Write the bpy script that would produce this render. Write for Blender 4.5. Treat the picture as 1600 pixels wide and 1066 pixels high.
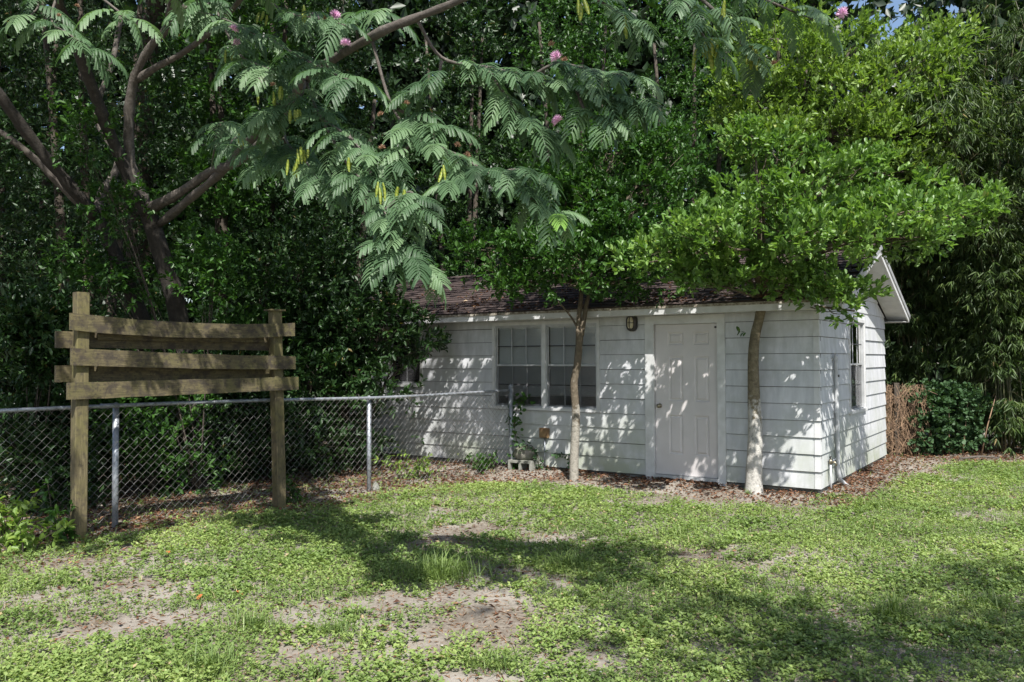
import bpy, math, random
import numpy as np
from mathutils import Matrix, Vector

for o in list(bpy.data.objects):
    bpy.data.objects.remove(o)
scene = bpy.context.scene
col = scene.collection
rng = np.random.default_rng(7)
random.seed(7)
R = math.radians

# ------------------------------------------------------------------ camera
W_, H_ = 1600.0, 1066.0
FPX, PITCH, ROLL, EYE = 1270.07, 0.0230559, -0.0036921, 1.639
_F = np.array([0, math.cos(PITCH), math.sin(PITCH)]); _R = np.array([1.0, 0, 0]); _U = np.cross(_R, _F)
_R2 = math.cos(ROLL)*_R + math.sin(ROLL)*_U
_U2 = -math.sin(ROLL)*_R + math.cos(ROLL)*_U
_O = np.array([0, 0, EYE])
cd = bpy.data.cameras.new('camera'); cam = bpy.data.objects.new('camera', cd); col.objects.link(cam)
cd.sensor_width = 36.0; cd.lens = 36.0*FPX/W_; cd.clip_start = 0.05; cd.clip_end = 2000
m = Matrix.Identity(4)
for i in range(3):
    m[i][0] = _R2[i]; m[i][1] = _U2[i]; m[i][2] = -_F[i]; m[i][3] = _O[i]
cam.matrix_world = m
scene.camera = cam
scene.render.resolution_x = 1024; scene.render.resolution_y = 682

def at(px, py, Y):
    """world point seen at a photo pixel, Y metres in front of the camera"""
    d = _F*FPX + _R2*(px-W_/2) - _U2*(py-H_/2)
    return _O + d*(Y/d[1])

# ------------------------------------------------------------------ light
SUN_EL = R(53.0)
SUN_AZ = R(10.0)                      # right of straight behind the camera
sd = np.array([math.sin(SUN_AZ)*math.cos(SUN_EL), -math.cos(SUN_AZ)*math.cos(SUN_EL), math.sin(SUN_EL)])
world = bpy.data.worlds.new('World'); scene.world = world; world.use_nodes = True
nt = world.node_tree; nt.nodes.clear()
bg = nt.nodes.new('ShaderNodeBackground'); wo = nt.nodes.new('ShaderNodeOutputWorld')
sky = nt.nodes.new('ShaderNodeTexSky'); sky.sky_type = 'NISHITA'; sky.sun_disc = False
sky.sun_elevation = SUN_EL; sky.sun_rotation = math.atan2(sd[0], sd[1])
sky.air_density = 1.0; sky.dust_density = 1.5; sky.ozone_density = 1.0
bg.inputs['Strength'].default_value = 0.10
nt.links.new(sky.outputs[0], bg.inputs[0]); nt.links.new(bg.outputs[0], wo.inputs[0])
sl = bpy.data.lights.new('sun', 'SUN'); sun = bpy.data.objects.new('sun', sl); col.objects.link(sun)
sl.energy = 5.0; sl.angle = R(0.53); sl.color = (1.0, 0.965, 0.91)
sun.rotation_euler = Vector(sd).to_track_quat('Z', 'Y').to_euler(); sun.location = (0, -5, 30)
vs = scene.view_settings
vs.view_transform = 'Standard'; vs.look = 'None'; vs.gamma = 1.0; vs.use_curve_mapping = False
vs.exposure = 0.92

# ------------------------------------------------------------------ materials
def new_mat(name):
    mt = bpy.data.materials.new(name); mt.use_nodes = True
    n = mt.node_tree; p = n.nodes['Principled BSDF']
    return mt, n, p
def node(n, t, **kw):
    x = n.nodes.new(t)
    for k, v in kw.items(): setattr(x, k, v)
    return x
def ramp(n, fac, stops):
    r = node(n, 'ShaderNodeValToRGB'); cr = r.color_ramp
    while len(cr.elements) < len(stops): cr.elements.new(0.5)
    for e, (p, c) in zip(cr.elements, stops): e.position = p; e.color = (c[0], c[1], c[2], 1)
    n.links.new(fac, r.inputs[0]); return r.outputs[0]
def noise(n, scale, detail=4, rough=0.55, vec=None, stretch=None):
    x = node(n, 'ShaderNodeTexNoise'); x.inputs['Scale'].default_value = scale
    x.inputs['Detail'].default_value = detail; x.inputs['Roughness'].default_value = rough
    tc = node(n, 'ShaderNodeTexCoord'); src = tc.outputs['Object'] if vec is None else vec
    if stretch:
        mp = node(n, 'ShaderNodeMapping'); mp.inputs['Scale'].default_value = stretch
        n.links.new(src, mp.inputs[0]); src = mp.outputs[0]
    n.links.new(src, x.inputs['Vector']); return x.outputs['Fac']
def mixc(n, fac, a, b, mode='MIX'):
    x = node(n, 'ShaderNodeMix', data_type='RGBA', blend_type=mode)
    if isinstance(fac, float): x.inputs[0].default_value = fac
    else: n.links.new(fac, x.inputs[0])
    for s, v in ((x.inputs[6], a), (x.inputs[7], b)):
        if isinstance(v, tuple): s.default_value = (v[0], v[1], v[2], 1)
        else: n.links.new(v, s)
    return x.outputs[2]
def bump(n, p, h, strength=0.4, dist=0.01):
    b = node(n, 'ShaderNodeBump'); b.inputs['Strength'].default_value = strength; b.inputs['Distance'].default_value = dist
    n.links.new(h, b.inputs['Height']); n.links.new(b.outputs[0], p.inputs['Normal'])

def leaf_mat(name, stops, rough=0.42, trans=0.3, spec=0.5, tr_col=None):
    mt, n, p = new_mat(name)
    a = node(n, 'ShaderNodeAttribute', attribute_name='tint')
    c = ramp(n, a.outputs['Fac'], stops)
    n.links.new(c, p.inputs['Base Color']); p.inputs['Roughness'].default_value = rough
    p.inputs['Specular IOR Level'].default_value = spec
    if trans > 0:
        t = node(n, 'ShaderNodeBsdfTranslucent'); mx = node(n, 'ShaderNodeMixShader'); mx.inputs[0].default_value = trans
        tc = mixc(n, 1.0, c, tr_col or (1.5, 1.6, 0.7), 'MULTIPLY')
        n.links.new(tc, t.inputs[0])
        n.links.new(p.outputs[0], mx.inputs[1]); n.links.new(t.outputs[0], mx.inputs[2])
        n.links.new(mx.outputs[0], n.nodes['Material Output'].inputs[0])
    return mt

M = {}
M['laurel'] = leaf_mat('dark_evergreen_leaf', [(0, (.010, .027, .008)), (.5, (.022, .056, .014)), (.9, (.058, .112, .026)), (1, (.15, .12, .04))], .46, .22, .4)
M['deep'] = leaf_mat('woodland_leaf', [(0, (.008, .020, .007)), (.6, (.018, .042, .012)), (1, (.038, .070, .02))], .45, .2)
M['shrubtree'] = leaf_mat('glossy_bright_leaf', [(0, (.045, .105, .022)), (.45, (.115, .215, .042)), (.85, (.230, .340, .085)), (1, (.30, .34, .10))], .44, .34, .45)
M['privet'] = leaf_mat('yellow_green_leaf', [(0, (.062, .122, .024)), (.5, (.150, .240, .045)), (1, (.28, .36, .085))], .46, .36, .45)
M['shade_leaf'] = leaf_mat('mid_green_leaf', [(0, (.020, .060, .012)), (.6, (.045, .115, .018)), (1, (.095, .175, .03))], .46, .28, .4)
M['mimosa'] = leaf_mat('mimosa_leaf', [(0, (.043, .088, .038)), (.5, (.082, .150, .068)), (.93, (.140, .222, .108)), (.97, (.14, .26, .05)), (1, (.16, .30, .05))], .52, .30, .4, (1.2, 1.4, .7))
M['bamboo'] = leaf_mat('bamboo_leaf', [(0, (.020, .042, .012)), (.5, (.058, .100, .024)), (.9, (.130, .170, .045)), (1, (.22, .17, .08))], .5, .3, .4)
M['ivy'] = leaf_mat('ivy_leaf', [(0, (.022, .055, .020)), (.6, (.050, .100, .040)), (1, (.09, .16, .06))], .58, .2, .3)
M['weed'] = leaf_mat('lawn_weed_leaf', [(0, (.095, .150, .042)), (.45, (.170, .245, .070)), (.85, (.265, .335, .105)), (.95, (.32, .35, .15)), (1, (.36, .28, .16))], .5, .3, .4)
M['grass'] = leaf_mat('grass_blade', [(0, (.085, .140, .036)), (.6, (.175, .245, .070)), (.9, (.28, .33, .115)), (1, (.46, .39, .23))], .5, .3, .4)
M['litter'] = leaf_mat('dead_leaf', [(0, (.045, .020, .012)), (.35, (.105, .046, .025)), (.7, (.19, .092, .050)), (.95, (.31, .20, .115)), (1, (.40, .31, .21))], .7, .08, .3)
M['pod'] = leaf_mat('seed_pod', [(0, (.16, .24, .03)), (.6, (.28, .33, .045)), (1, (.36, .34, .06))], .45, .35)
M['petal'] = leaf_mat('white_petal', [(0, (.75, .75, .72)), (1, (.8, .8, .78))], .6, .2)

def simple(name, c, rough=.6, metal=0, spec=.5, nz=None, bmp=0, bscale=60):
    mt, n, p = new_mat(name)
    p.inputs['Roughness'].default_value = rough; p.inputs['Metallic'].default_value = metal
    p.inputs['Specular IOR Level'].default_value = spec
    if nz:
        f = noise(n, nz[0], 5); cc = ramp(n, f, [(.35, nz[1]), (.65, c)]); n.links.new(cc, p.inputs['Base Color'])
    else: p.inputs['Base Color'].default_value = (*c, 1)
    if bmp: bump(n, p, noise(n, bscale, 3), bmp, .005)
    return mt
def siding_mat():
    mt, n, p = new_mat('white_painted_siding')
    f1 = noise(n, 2.2, 6, .65); f2 = noise(n, 9, 5, .6, stretch=(1, 1, .25)); f3 = noise(n, .9, 5, .7)
    geo = node(n, 'ShaderNodeNewGeometry'); sx = node(n, 'ShaderNodeSeparateXYZ'); n.links.new(geo.outputs['Position'], sx.inputs[0])
    base = ramp(n, f2, [(.30, (.40, .41, .43)), (.62, (.54, .55, .57))])
    g = ramp(n, f1, [(.46, (0, 0, 0)), (.70, (1, 1, 1))])
    base = mixc(n, g, base, (.40, .415, .40))
    alg = node(n, 'ShaderNodeMapRange'); alg.inputs[1].default_value = 1.0; alg.inputs[2].default_value = .15
    n.links.new(sx.outputs['Z'], alg.inputs[0])
    mm = node(n, 'ShaderNodeMath', operation='MULTIPLY'); g2 = ramp(n, f3, [(.38, (0, 0, 0)), (.60, (.9, .9, .9))])
    n.links.new(alg.outputs[0], mm.inputs[0]); n.links.new(g2, mm.inputs[1])
    base = mixc(n, mm.outputs[0], base, (.30, .33, .245))
    n.links.new(base, p.inputs['Base Color']); p.inputs['Roughness'].default_value = .55
    bump(n, p, noise(n, 30, 4, .6, stretch=(.25, .25, 1)), .15, .004)
    return mt
M['siding'] = siding_mat()
M['trim'] = simple('white_painted_trim', (.57, .575, .58), .5, nz=(6, (.46, .465, .46)), bmp=.1, bscale=40)
M['doorpaint'] = simple('cream_door_paint', (.56, .53, .525), .42, nz=(3, (.50, .475, .47)))
M['sheath'] = simple('wall_board', (.09, .085, .08), .9)
M['alu'] = simple('window_aluminium', (.47, .48, .49), .45, .3, nz=(8, (.36, .37, .375)))
M['alu_dark'] = simple('window_gasket', (.05, .05, .055), .6)
M['blind'] = simple('vinyl_blind', (.80, .80, .78), .55)
M['galv'] = simple('galvanised_steel', (.34, .365, .40), .52, .55, nz=(14, (.22, .235, .26)), bmp=.1)
M['wire'] = simple('galvanised_wire', (.23, .23, .23), .6, .5, nz=(6, (.12, .105, .09)))
M['concrete'] = simple('grey_concrete', (.27, .27, .245), .9, nz=(9, (.15, .155, .125)), bmp=.5, bscale=70)
M['stone'] = simple('mossy_stone', (.20, .19, .17), .9, nz=(7, (.09, .10, .06)), bmp=.7, bscale=22)
M['black'] = simple('black_plastic', (.025, .020, .018), .4)
M['lens'] = simple('lamp_lens', (.42, .38, .26), .3)
M['rustbox'] = simple('rusty_brown_paint', (.22, .145, .065), .7, nz=(12, (.15, .085, .04)))
M['brass'] = simple('tarnished_brass', (.25, .22, .16), .35, .8)
M['pvc'] = simple('painted_pipe', (.50, .51, .52), .5, nz=(9, (.36, .37, .38)))
M['dark'] = simple('dark_interior', (.02, .02, .02), .9)
M['shingle'] = simple('brown_shingle', (.070, .048, .044), .95, nz=(40, (.036, .025, .022)), bmp=.5, bscale=160)
M['pinkfl'] = simple('pink_stamen', (.86, .52, .74), .7)
M['deadfl'] = simple('withered_flower', (.34, .20, .12), .8)

def glass_mat():
    mt, n, p = new_mat('window_glass')
    p.inputs['Base Color'].default_value = (.9, .92, .92, 1); p.inputs['Roughness'].default_value = .03
    t = node(n, 'ShaderNodeBsdfTransparent'); t.inputs[0].default_value = (.90, .91, .91, 1)
    g = node(n, 'ShaderNodeBsdfGlossy'); g.inputs['Roughness'].default_value = .03
    fr = node(n, 'ShaderNodeFresnel'); fr.inputs[0].default_value = 1.5
    mx = node(n, 'ShaderNodeMixShader'); n.links.new(fr.outputs[0], mx.inputs[0])
    n.links.new(t.outputs[0], mx.inputs[1]); n.links.new(g.outputs[0], mx.inputs[2])
    n.links.new(mx.outputs[0], n.nodes['Material Output'].inputs[0]); return mt
M['glass'] = glass_mat()
def screen_mat():
    mt, n, p = new_mat('insect_screen')
    p.inputs['Base Color'].default_value = (.06, .06, .065, 1); p.inputs['Roughness'].default_value = .7
    t = node(n, 'ShaderNodeBsdfTransparent'); mx = node(n, 'ShaderNodeMixShader'); mx.inputs[0].default_value = .24
    n.links.new(t.outputs[0], mx.inputs[1]); n.links.new(p.outputs[0], mx.inputs[2])
    n.links.new(mx.outputs[0], n.nodes['Material Output'].inputs[0]); return mt
M['screen'] = screen_mat()

def wood_mat():
    mt, n, p = new_mat('weathered_lumber')
    g = noise(n, 6, 6, .65, stretch=(1.2, 14, 14)); b = noise(n, 2.5, 5, .6); s = noise(n, 11, 4, .6)
    c = ramp(n, g, [(.30, (.050, .040, .020)), (.55, (.105, .085, .042)), (.75, (.180, .148, .078))])
    c = mixc(n, ramp(n, b, [(.46, (0, 0, 0)), (.66, (.7, .7, .7))]), c, (.100, .092, .030))
    s2 = noise(n, 38, 4, .6); c = mixc(n, ramp(n, s, [(.46, (0, 0, 0)), (.62, (.9, .9, .9))]), c, (.040, .031, .022))
    c = mixc(n, ramp(n, s2, [(.55, (0, 0, 0)), (.66, (.8, .8, .8))]), c, (.035, .028, .02))
    n.links.new(c, p.inputs['Base Color']); p.inputs['Roughness'].default_value = .85
    bump(n, p, g, .5, .006); return mt
M['wood'] = wood_mat()
def wood_post_mat():
    mt, n, p = new_mat('weathered_post')
    g = noise(n, 6, 6, .65, stretch=(12, 12, 1)); b = noise(n, 2.2, 5, .6); s2 = noise(n, 16, 5, .65)
    c = ramp(n, g, [(.30, (.052, .042, .022)), (.55, (.115, .093, .048)), (.75, (.185, .155, .085))])
    c = mixc(n, ramp(n, b, [(.44, (0, 0, 0)), (.66, (.8, .8, .8))]), c, (.125, .115, .034))
    c = mixc(n, ramp(n, s2, [(.50, (0, 0, 0)), (.66, (.8, .8, .8))]), c, (.05, .04, .026))
    n.links.new(c, p.inputs['Base Color']); p.inputs['Roughness'].default_value = .85
    bump(n, p, g, .5, .008); return mt
M['post'] = wood_post_mat()
def bark_mat(name, a, b, c, scale=14, lich=None, z0=0, z1=1):
    mt, n, p = new_mat(name)
    f = noise(n, scale, 8, .78); f2 = noise(n, scale*.45, 5, .65)
    k = ramp(n, f, [(.3, a), (.55, b), (.75, c)])
    if lich:
        geo = node(n, 'ShaderNodeNewGeometry'); sx = node(n, 'ShaderNodeSeparateXYZ'); n.links.new(geo.outputs['Position'], sx.inputs[0])
        mr = node(n, 'ShaderNodeMapRange'); mr.inputs[1].default_value = z1; mr.inputs[2].default_value = z0
        mr.inputs[3].default_value = -.42; mr.inputs[4].default_value = .42
        n.links.new(sx.outputs['Z'], mr.inputs[0])
        ad = node(n, 'ShaderNodeMath', operation='ADD'); n.links.new(mr.outputs[0], ad.inputs[0]); n.links.new(f2, ad.inputs[1])
        lc = ramp(n, f, [(.36, tuple(.45*v for v in lich)), (.50, lich)])
        k = mixc(n, ramp(n, ad.outputs[0], [(.44, (0, 0, 0)), (.56, (.92, .92, .92))]), k, lc)
    n.links.new(k, p.inputs['Base Color']); p.inputs['Roughness'].default_value = .9
    bump(n, p, f, .8, .025); return mt
M['bark_pale'] = bark_mat('pale_lichen_bark', (.065, .05, .03), (.18, .15, .095), (.32, .285, .20), 18, (.47, .455, .42), .2, 2.0)
M['bark_spot'] = bark_mat('spotted_bark', (.055, .042, .027), (.125, .10, .068), (.25, .215, .16), 20, (.30, .28, .24), .0, 1.9)
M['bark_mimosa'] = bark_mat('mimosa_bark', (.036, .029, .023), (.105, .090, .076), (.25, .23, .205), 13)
M['bark_mshade'] = bark_mat('mimosa_shaded_bark', (.012, .010, .008), (.034, .028, .022), (.090, .078, .065), 13)  # darker copy of the mimosa bark, shade on trunks and left limbs painted in
M['bark'] = bark_mat('dark_bark', (.03, .024, .018), (.07, .056, .042), (.12, .10, .08), 9)
M['deadvine'] = simple('dry_vine', (.26, .17, .10), .9, nz=(9, (.14, .09, .06)))
M['culm'] = simple('bamboo_culm', (.05, .065, .022), .5, nz=(5, (.09, .075, .035)))

def ground_mat():
    mt, n, p = new_mat('sandy_soil')
    tc = node(n, 'ShaderNodeTexCoord'); v = tc.outputs['Object']
    f = noise(n, 1.1, 6, .6, v); g = noise(n, 24, 6, .7, v); h = noise(n, 130, 3, .6, v)
    c = ramp(n, g, [(.32, (.095, .078, .060)), (.55, (.190, .164, .133)), (.75, (.28, .25, .212))])
    c = mixc(n, ramp(n, f, [(.42, (0, 0, 0)), (.60, (.8, .8, .8))]), c, (.295, .272, .238))
    c = mixc(n, ramp(n, h, [(.55, (0, 0, 0)), (.70, (.6, .6, .6))]), c, (.085, .060, .042))
    n.links.new(c, p.inputs['Base Color']); p.inputs['Roughness'].default_value = .95
    p.inputs['Specular IOR Level'].default_value = .2
    bump(n, p, g, .7, .02); return mt
M['soil'] = ground_mat()

# ------------------------------------------------------------------ mesh helpers
def tag(o, label=None, cat=None, group=None, kind=None):
    if label: o['label'] = label
    if cat: o['category'] = cat
    if group: o['group'] = group
    if kind: o['kind'] = kind
    return o
def empty(name, loc=(0, 0, 0), rz=0):
    o = bpy.data.objects.new(name, None); col.objects.link(o)
    o.location = loc; o.rotation_euler = (0, 0, rz); o.empty_display_size = .1; return o
def link(name, me, parent=None, loc=None, rot=None):
    o = bpy.data.objects.new(name, me); col.objects.link(o)
    if parent is not None: o.parent = parent
    if loc is not None: o.location = loc
    if rot is not None: o.rotation_euler = rot
    return o
class MB:
    def __init__(s): s.v = []; s.f = []
    def box(s, x0, x1, y0, y1, z0, z1):
        b = len(s.v)
        s.v += [(x, y, z) for z in (z0, z1) for y in (y0, y1) for x in (x0, x1)]
        s.f += [tuple(b+i for i in q) for q in ((0, 2, 3, 1), (4, 5, 7, 6), (0, 1, 5, 4), (2, 6, 7, 3), (0, 4, 6, 2), (1, 3, 7, 5))]
        return s
    def poly(s, pts, faces):
        b = len(s.v); s.v += [tuple(p) for p in pts]; s.f += [tuple(b+i for i in q) for q in faces]; return s
    def prism(s, prof, axis, a, b):
        """profile in the two other axes extruded along axis"""
        n = len(prof); k = len(s.v)
        for t in (a, b):
            for (p, q) in prof:
                s.v.append((t, p, q) if axis == 'x' else (p, t, q) if axis == 'y' else (p, q, t))
        s.f += [(k+i, k+(i+1) % n, k+n+(i+1) % n, k+n+i) for i in range(n)]
        s.f += [tuple(k+i for i in reversed(range(n))), tuple(k+n+i for i in range(n))]; return s
    def tube(s, pts, rad, n=8, cap=True):
        pts = [np.array(p, float) for p in pts]; k = len(s.v); N = len(pts)
        if not hasattr(rad, '__len__'): rad = [rad]*N
        prev = None
        for i, p in enumerate(pts):
            t = pts[min(i+1, N-1)] - pts[max(i-1, 0)]; t /= (np.linalg.norm(t)+1e-9)
            if prev is None:
                a = np.array([0, 0, 1.0]) if abs(t[2]) < .9 else np.array([1.0, 0, 0]); u = np.cross(a, t)
            else: u = prev - t*(prev@t)
            u /= (np.linalg.norm(u)+1e-9); w = np.cross(t, u); prev = u
            for j in range(n):
                an = 2*math.pi*j/n; s.v.append(tuple(p+(u*math.cos(an)+w*math.sin(an))*rad[i]))
        for i in range(N-1):
            for j in range(n):
                s.f.append((k+i*n+j, k+i*n+(j+1) % n, k+(i+1)*n+(j+1) % n, k+(i+1)*n+j))
        if cap:
            s.f.append(tuple(k+j for j in reversed(range(n)))); s.f.append(tuple(k+(N-1)*n+j for j in range(n)))
        return s
    def mesh(s, name, mat, smooth=False):
        me = bpy.data.meshes.new(name); me.from_pydata(s.v, [], s.f); me.materials.append(mat)
        if smooth: me.polygons.foreach_set('use_smooth', [True]*len(me.polygons))
        me.update(); return me
    def build(s, name, mat, parent=None, smooth=False, loc=None, rot=None):
        return link(name, s.mesh(name, mat, smooth), parent, loc, rot)

def smooth_path(pts, n=6):
    """Catmull-Rom through points"""
    P = [np.array(p, float) for p in pts]; P = [2*P[0]-P[1]]+P+[2*P[-1]-P[-2]]; out = []
    for i in range(1, len(P)-2):
        for t in np.linspace(0, 1, n, endpoint=False):
            a, b, c, d = P[i-1:i+3]
            out.append(.5*((2*b)+(c-a)*t+(2*a-5*b+4*c-d)*t*t+(3*b-a-3*c+d)*t**3))
    out.append(P[-2]); return out

def np_mesh(name, V, F, mat, tint=None):
    """V (N,3), F (M,k) with k 3 or 4, or a list of such arrays"""
    if not isinstance(F, list): F = [F]
    me = bpy.data.meshes.new(name); V = np.asarray(V, np.float32)
    me.vertices.add(len(V)); me.vertices.foreach_set('co', V.ravel())
    idx = np.concatenate([f.ravel() for f in F]).astype(np.int32)
    tot = np.concatenate([np.full(len(f), f.shape[1], np.int32) for f in F])
    me.loops.add(len(idx)); me.loops.foreach_set('vertex_index', idx)
    me.polygons.add(len(tot)); st = np.zeros(len(tot), np.int32); st[1:] = np.cumsum(tot)[:-1]
    me.polygons.foreach_set('loop_start', st)
    me.update(calc_edges=True)
    if tint is not None:
        a = me.attributes.new('tint', 'FLOAT', 'POINT'); a.data.foreach_set('value', np.asarray(tint, np.float32))
    me.materials.append(mat); return me
def nrm(a): return a/(np.linalg.norm(a, axis=-1, keepdims=True)+1e-9)
T_DIAMOND = (np.array([(0, 0, 0), (.45, -.5, .10), (1, 0, -.05), (.45, .5, .10)]), np.array([(0, 1, 2), (0, 2, 3)]))
T_OVAL = (np.array([(0, 0, 0), (.28, -.42, .08), (.70, -.42, .06), (1, 0, -.10), (.70, .42, .06), (.28, .42, .08)]), np.array([(0, 1, 2, 3), (0, 3, 4, 5)]))
T_ROUND = (np.array([(0, 0, 0), (.35, -.5, .06), (.85, -.35, .0), (1, 0, -.06), (.85, .35, .0), (.35, .5, .06)]), np.array([(0, 1, 2, 3), (0, 3, 4, 5)]))
T_LANCE = (np.array([(0, 0, 0), (.30, -.5, .04), (1, 0, -.22), (.30, .5, .04)]), np.array([(0, 1, 2), (0, 2, 3)]))
def leaf_arrays(base, d, n, L, Wd, T):
    tv, tf = T; d = nrm(d); n = nrm(n - d*np.sum(n*d, -1, keepdims=True)); s = np.cross(d, n)
    L = np.broadcast_to(L, (len(base),)); Wd = np.broadcast_to(Wd, (len(base),))
    V = (base[:, None] + d[:, None]*(tv[None, :, 0, None]*L[:, None, None]) + s[:, None]*(tv[None, :, 1, None]*Wd[:, None, None])
         + n[:, None]*(tv[None, :, 2, None]*L[:, None, None]))
    F = tf[None] + (np.arange(len(base))*len(tv))[:, None, None]
    return V.reshape(-1, 3), F.reshape(-1, tf.shape[1])
def rnd_dirs(n, g=None): return nrm((g or rng).normal(size=(n, 3)))
def twig_leaves(P, D, k, L, tl, a=.5, up=.25, wr=.45, T=T_DIAMOND, droop=0., ltint=None, nup=.8):
    """k leaves around each twig (P, D)"""
    N = len(P); P = np.repeat(P, k, 0); Dd = np.repeat(nrm(D), k, 0)
    s = rng.uniform(.1, 1, N*k)*np.repeat(np.broadcast_to(tl, (N,)), k)
    q = rnd_dirs(N*k); q = nrm(q - Dd*np.sum(q*Dd, -1, keepdims=True))
    d = nrm(Dd*a + q*(1-a) + np.array([0, 0, up-droop]))
    n = np.array([0, 0, 1.0])*nup + rnd_dirs(N*k)*.55 + Dd*.2
    Ls = L*rng.uniform(.65, 1.2, N*k)
    V, F = leaf_arrays(P+Dd*s[:, None], d, n, Ls, Ls*wr*rng.uniform(.85, 1.15, N*k), T)
    t = rng.beta(2, 2, N*k)*.75
    if ltint is not None: t = t*.6 + np.repeat(ltint, k)*.4
    odd = rng.random(N*k) < .006; t = np.where(odd, 1.0, t)
    return V, F, np.repeat(t, len(T[0]))
def clusters(lobes, ncl, shell=.55):
    """cluster centres and outward directions inside ellipsoid lobes [(c, r), ...]"""
    c = np.array([l[0] for l in lobes], float); r = np.array([l[1] for l in lobes], float)
    w = np.prod(r, 1)**(2/3); w /= w.sum(); i = rng.choice(len(lobes), ncl, p=w)
    u = rnd_dirs(ncl); f = rng.uniform(shell, 1.0, ncl)**.6
    return c[i]+u*r[i]*f[:, None], u, i
def twigs_from(C, U, per, sig, up=.35):
    P = np.repeat(C, per, 0) + rng.normal(size=(len(C)*per, 3))*np.array([sig*1.15, sig*1.15, sig*.45])
    D = nrm(np.repeat(U, per, 0)*.6 + rnd_dirs(len(P))*.6 + np.array([0, 0, up])); return P, D

def join_np(parts):
    Vs, Fs, Ts, o = [], [], [], 0
    for V, F, t in parts: Vs.append(V); Fs.append(F+o); Ts.append(t); o += len(V)
    return np.concatenate(Vs), np.concatenate(Fs), np.concatenate(Ts)
def vnoise(x, y, s, seed=0):
    """smooth value noise in 0..1"""
    g = np.random.default_rng(seed).random((128, 128)); x = x/s+37.3; y = y/s+51.7
    xi = np.floor(x).astype(int); yi = np.floor(y).astype(int); fx = x-xi; fy = y-yi
    fx = fx*fx*(3-2*fx); fy = fy*fy*(3-2*fy); a = lambda i, j: g[i % 128, j % 128]
    return (a(xi, yi)*(1-fx)+a(xi+1, yi)*fx)*(1-fy)+(a(xi, yi+1)*(1-fx)+a(xi+1, yi+1)*fx)*fy

# ------------------------------------------------------------------ ground
HC = np.array([3.67663, 9.74843]); HTH = -0.600448         # near corner and heading of the house
HA = np.array([math.cos(HTH), math.sin(HTH)]); HB = np.array([-math.sin(HTH), math.cos(HTH)])
HLEN, HDEP = 8.2, 4.24
def house_local(x, y):
    dx, dy = x-HC[0], y-HC[1]; return dx*HA[0]+dy*HA[1], dx*HB[0]+dy*HB[1]
def gz(x, y):
    """ground height"""
    x = np.asarray(x, float); y = np.asarray(y, float)
    h = (vnoise(x, y, 1.3, 3)-.5)*.05 + (vnoise(x, y, .45, 4)-.5)*.018
    k = np.clip((40-np.hypot(x, y-8))/10, 0, 1)
    a, b = house_local(x, y); dd = np.hypot(np.maximum(np.maximum(a, -HLEN-a), 0), np.maximum(np.maximum(-b, b-HDEP), 0))
    return h*k - .005 + .045*np.exp(-(dd/.38)**2)*(dd > 0)
ax = np.concatenate([-np.geomspace(400, 14, 16), np.arange(-13, 13.01, .2), np.geomspace(14, 400, 16)])
ay = np.concatenate([-np.geomspace(400, 3, 16), np.arange(-2.5, 24.01, .2), np.geomspace(25, 400, 16)])
X, Y = np.meshgrid(ax, ay); Z = gz(X, Y)
V = np.stack([X.ravel(), Y.ravel(), Z.ravel()], 1); nx, ny = len(ax), len(ay)
ii = (np.arange(ny-1)[:, None]*nx+np.arange(nx-1)[None]).ravel()
me = np_mesh('ground', V, np.stack([ii, ii+1, ii+nx+1, ii+nx], 1), M['soil'])
me.polygons.foreach_set('use_smooth', [True]*len(me.polygons))
tag(link('ground', me), kind='structure')

# ------------------------------------------------------------------ house
house = empty('small_house', (HC[0], HC[1], 0), HTH)
tag(house, 'small white house with lap siding, brown shingle roof and panelled door', 'house')
EX, Z0, NC = .2032, .08, 11
WT = .012
OF = [(-4.817, -2.96, .893, 2.20), (-2.262, -1.148, .02, 2.222), (-6.975, -6.225, 1.20, 2.17)]
OG = [(1.60, 2.64, .880, 2.20)]
def wall_tiles(a0, a1, z0, z1, ops):
    xs = sorted({a0, a1, *[o[0] for o in ops], *[o[1] for o in ops]}); xs = [x for x in xs if a0 <= x <= a1]
    out = []
    for p, q in zip(xs, xs[1:]):
        zz = [(z0, z1)]
        for o in ops:
            if o[0] <= p and o[1] >= q:
                nz = []
                for (s, e) in zz:
                    if o[2] > s: nz.append((s, min(e, o[2])))
                    if o[3] < e: nz.append((max(s, o[3]), e))
                zz = [(s, e) for s, e in nz if e-s > .015]
        out += [(p, q, s, e) for s, e in zz]
    return out
fw = MB()
for (p, q, s, e) in wall_tiles(-HLEN, 0, .06, 2.30, OF): fw.box(p, q, .012, .10, s, e)
front_wall = fw.build('front_wall', M['sheath'], house)
gw = MB()
for (p, q, s, e) in wall_tiles(.10, HDEP, .06, 2.30, OG): gw.box(-.10, -.012, p, q, s, e)
# gable triangle
ZR, ZE = 3.16, 2.30
gw.prism([(.0, ZE), (HDEP, ZE), (HDEP/2, ZR-.06)], 'x', -.10, -.012)
gable_wall = gw.build('gable_wall', M['sheath'], house)
bw = MB(); bw.box(-HLEN, -.10, HDEP-.1, HDEP, .06, 2.30); bw.box(-HLEN, -HLEN+.1, .10, HDEP-.1, .06, 2.30)
bw.prism([(.0, ZE), (HDEP, ZE), (HDEP/2, ZR-.06)], 'x', -HLEN, -HLEN+.1)
bw.build('back_wall', M['siding'], house)
fl = MB(); fl.box(-HLEN+.02, -.02, .02, HDEP-.02, .0, .06); fl.build('floor_slab', M['concrete'], house)
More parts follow.
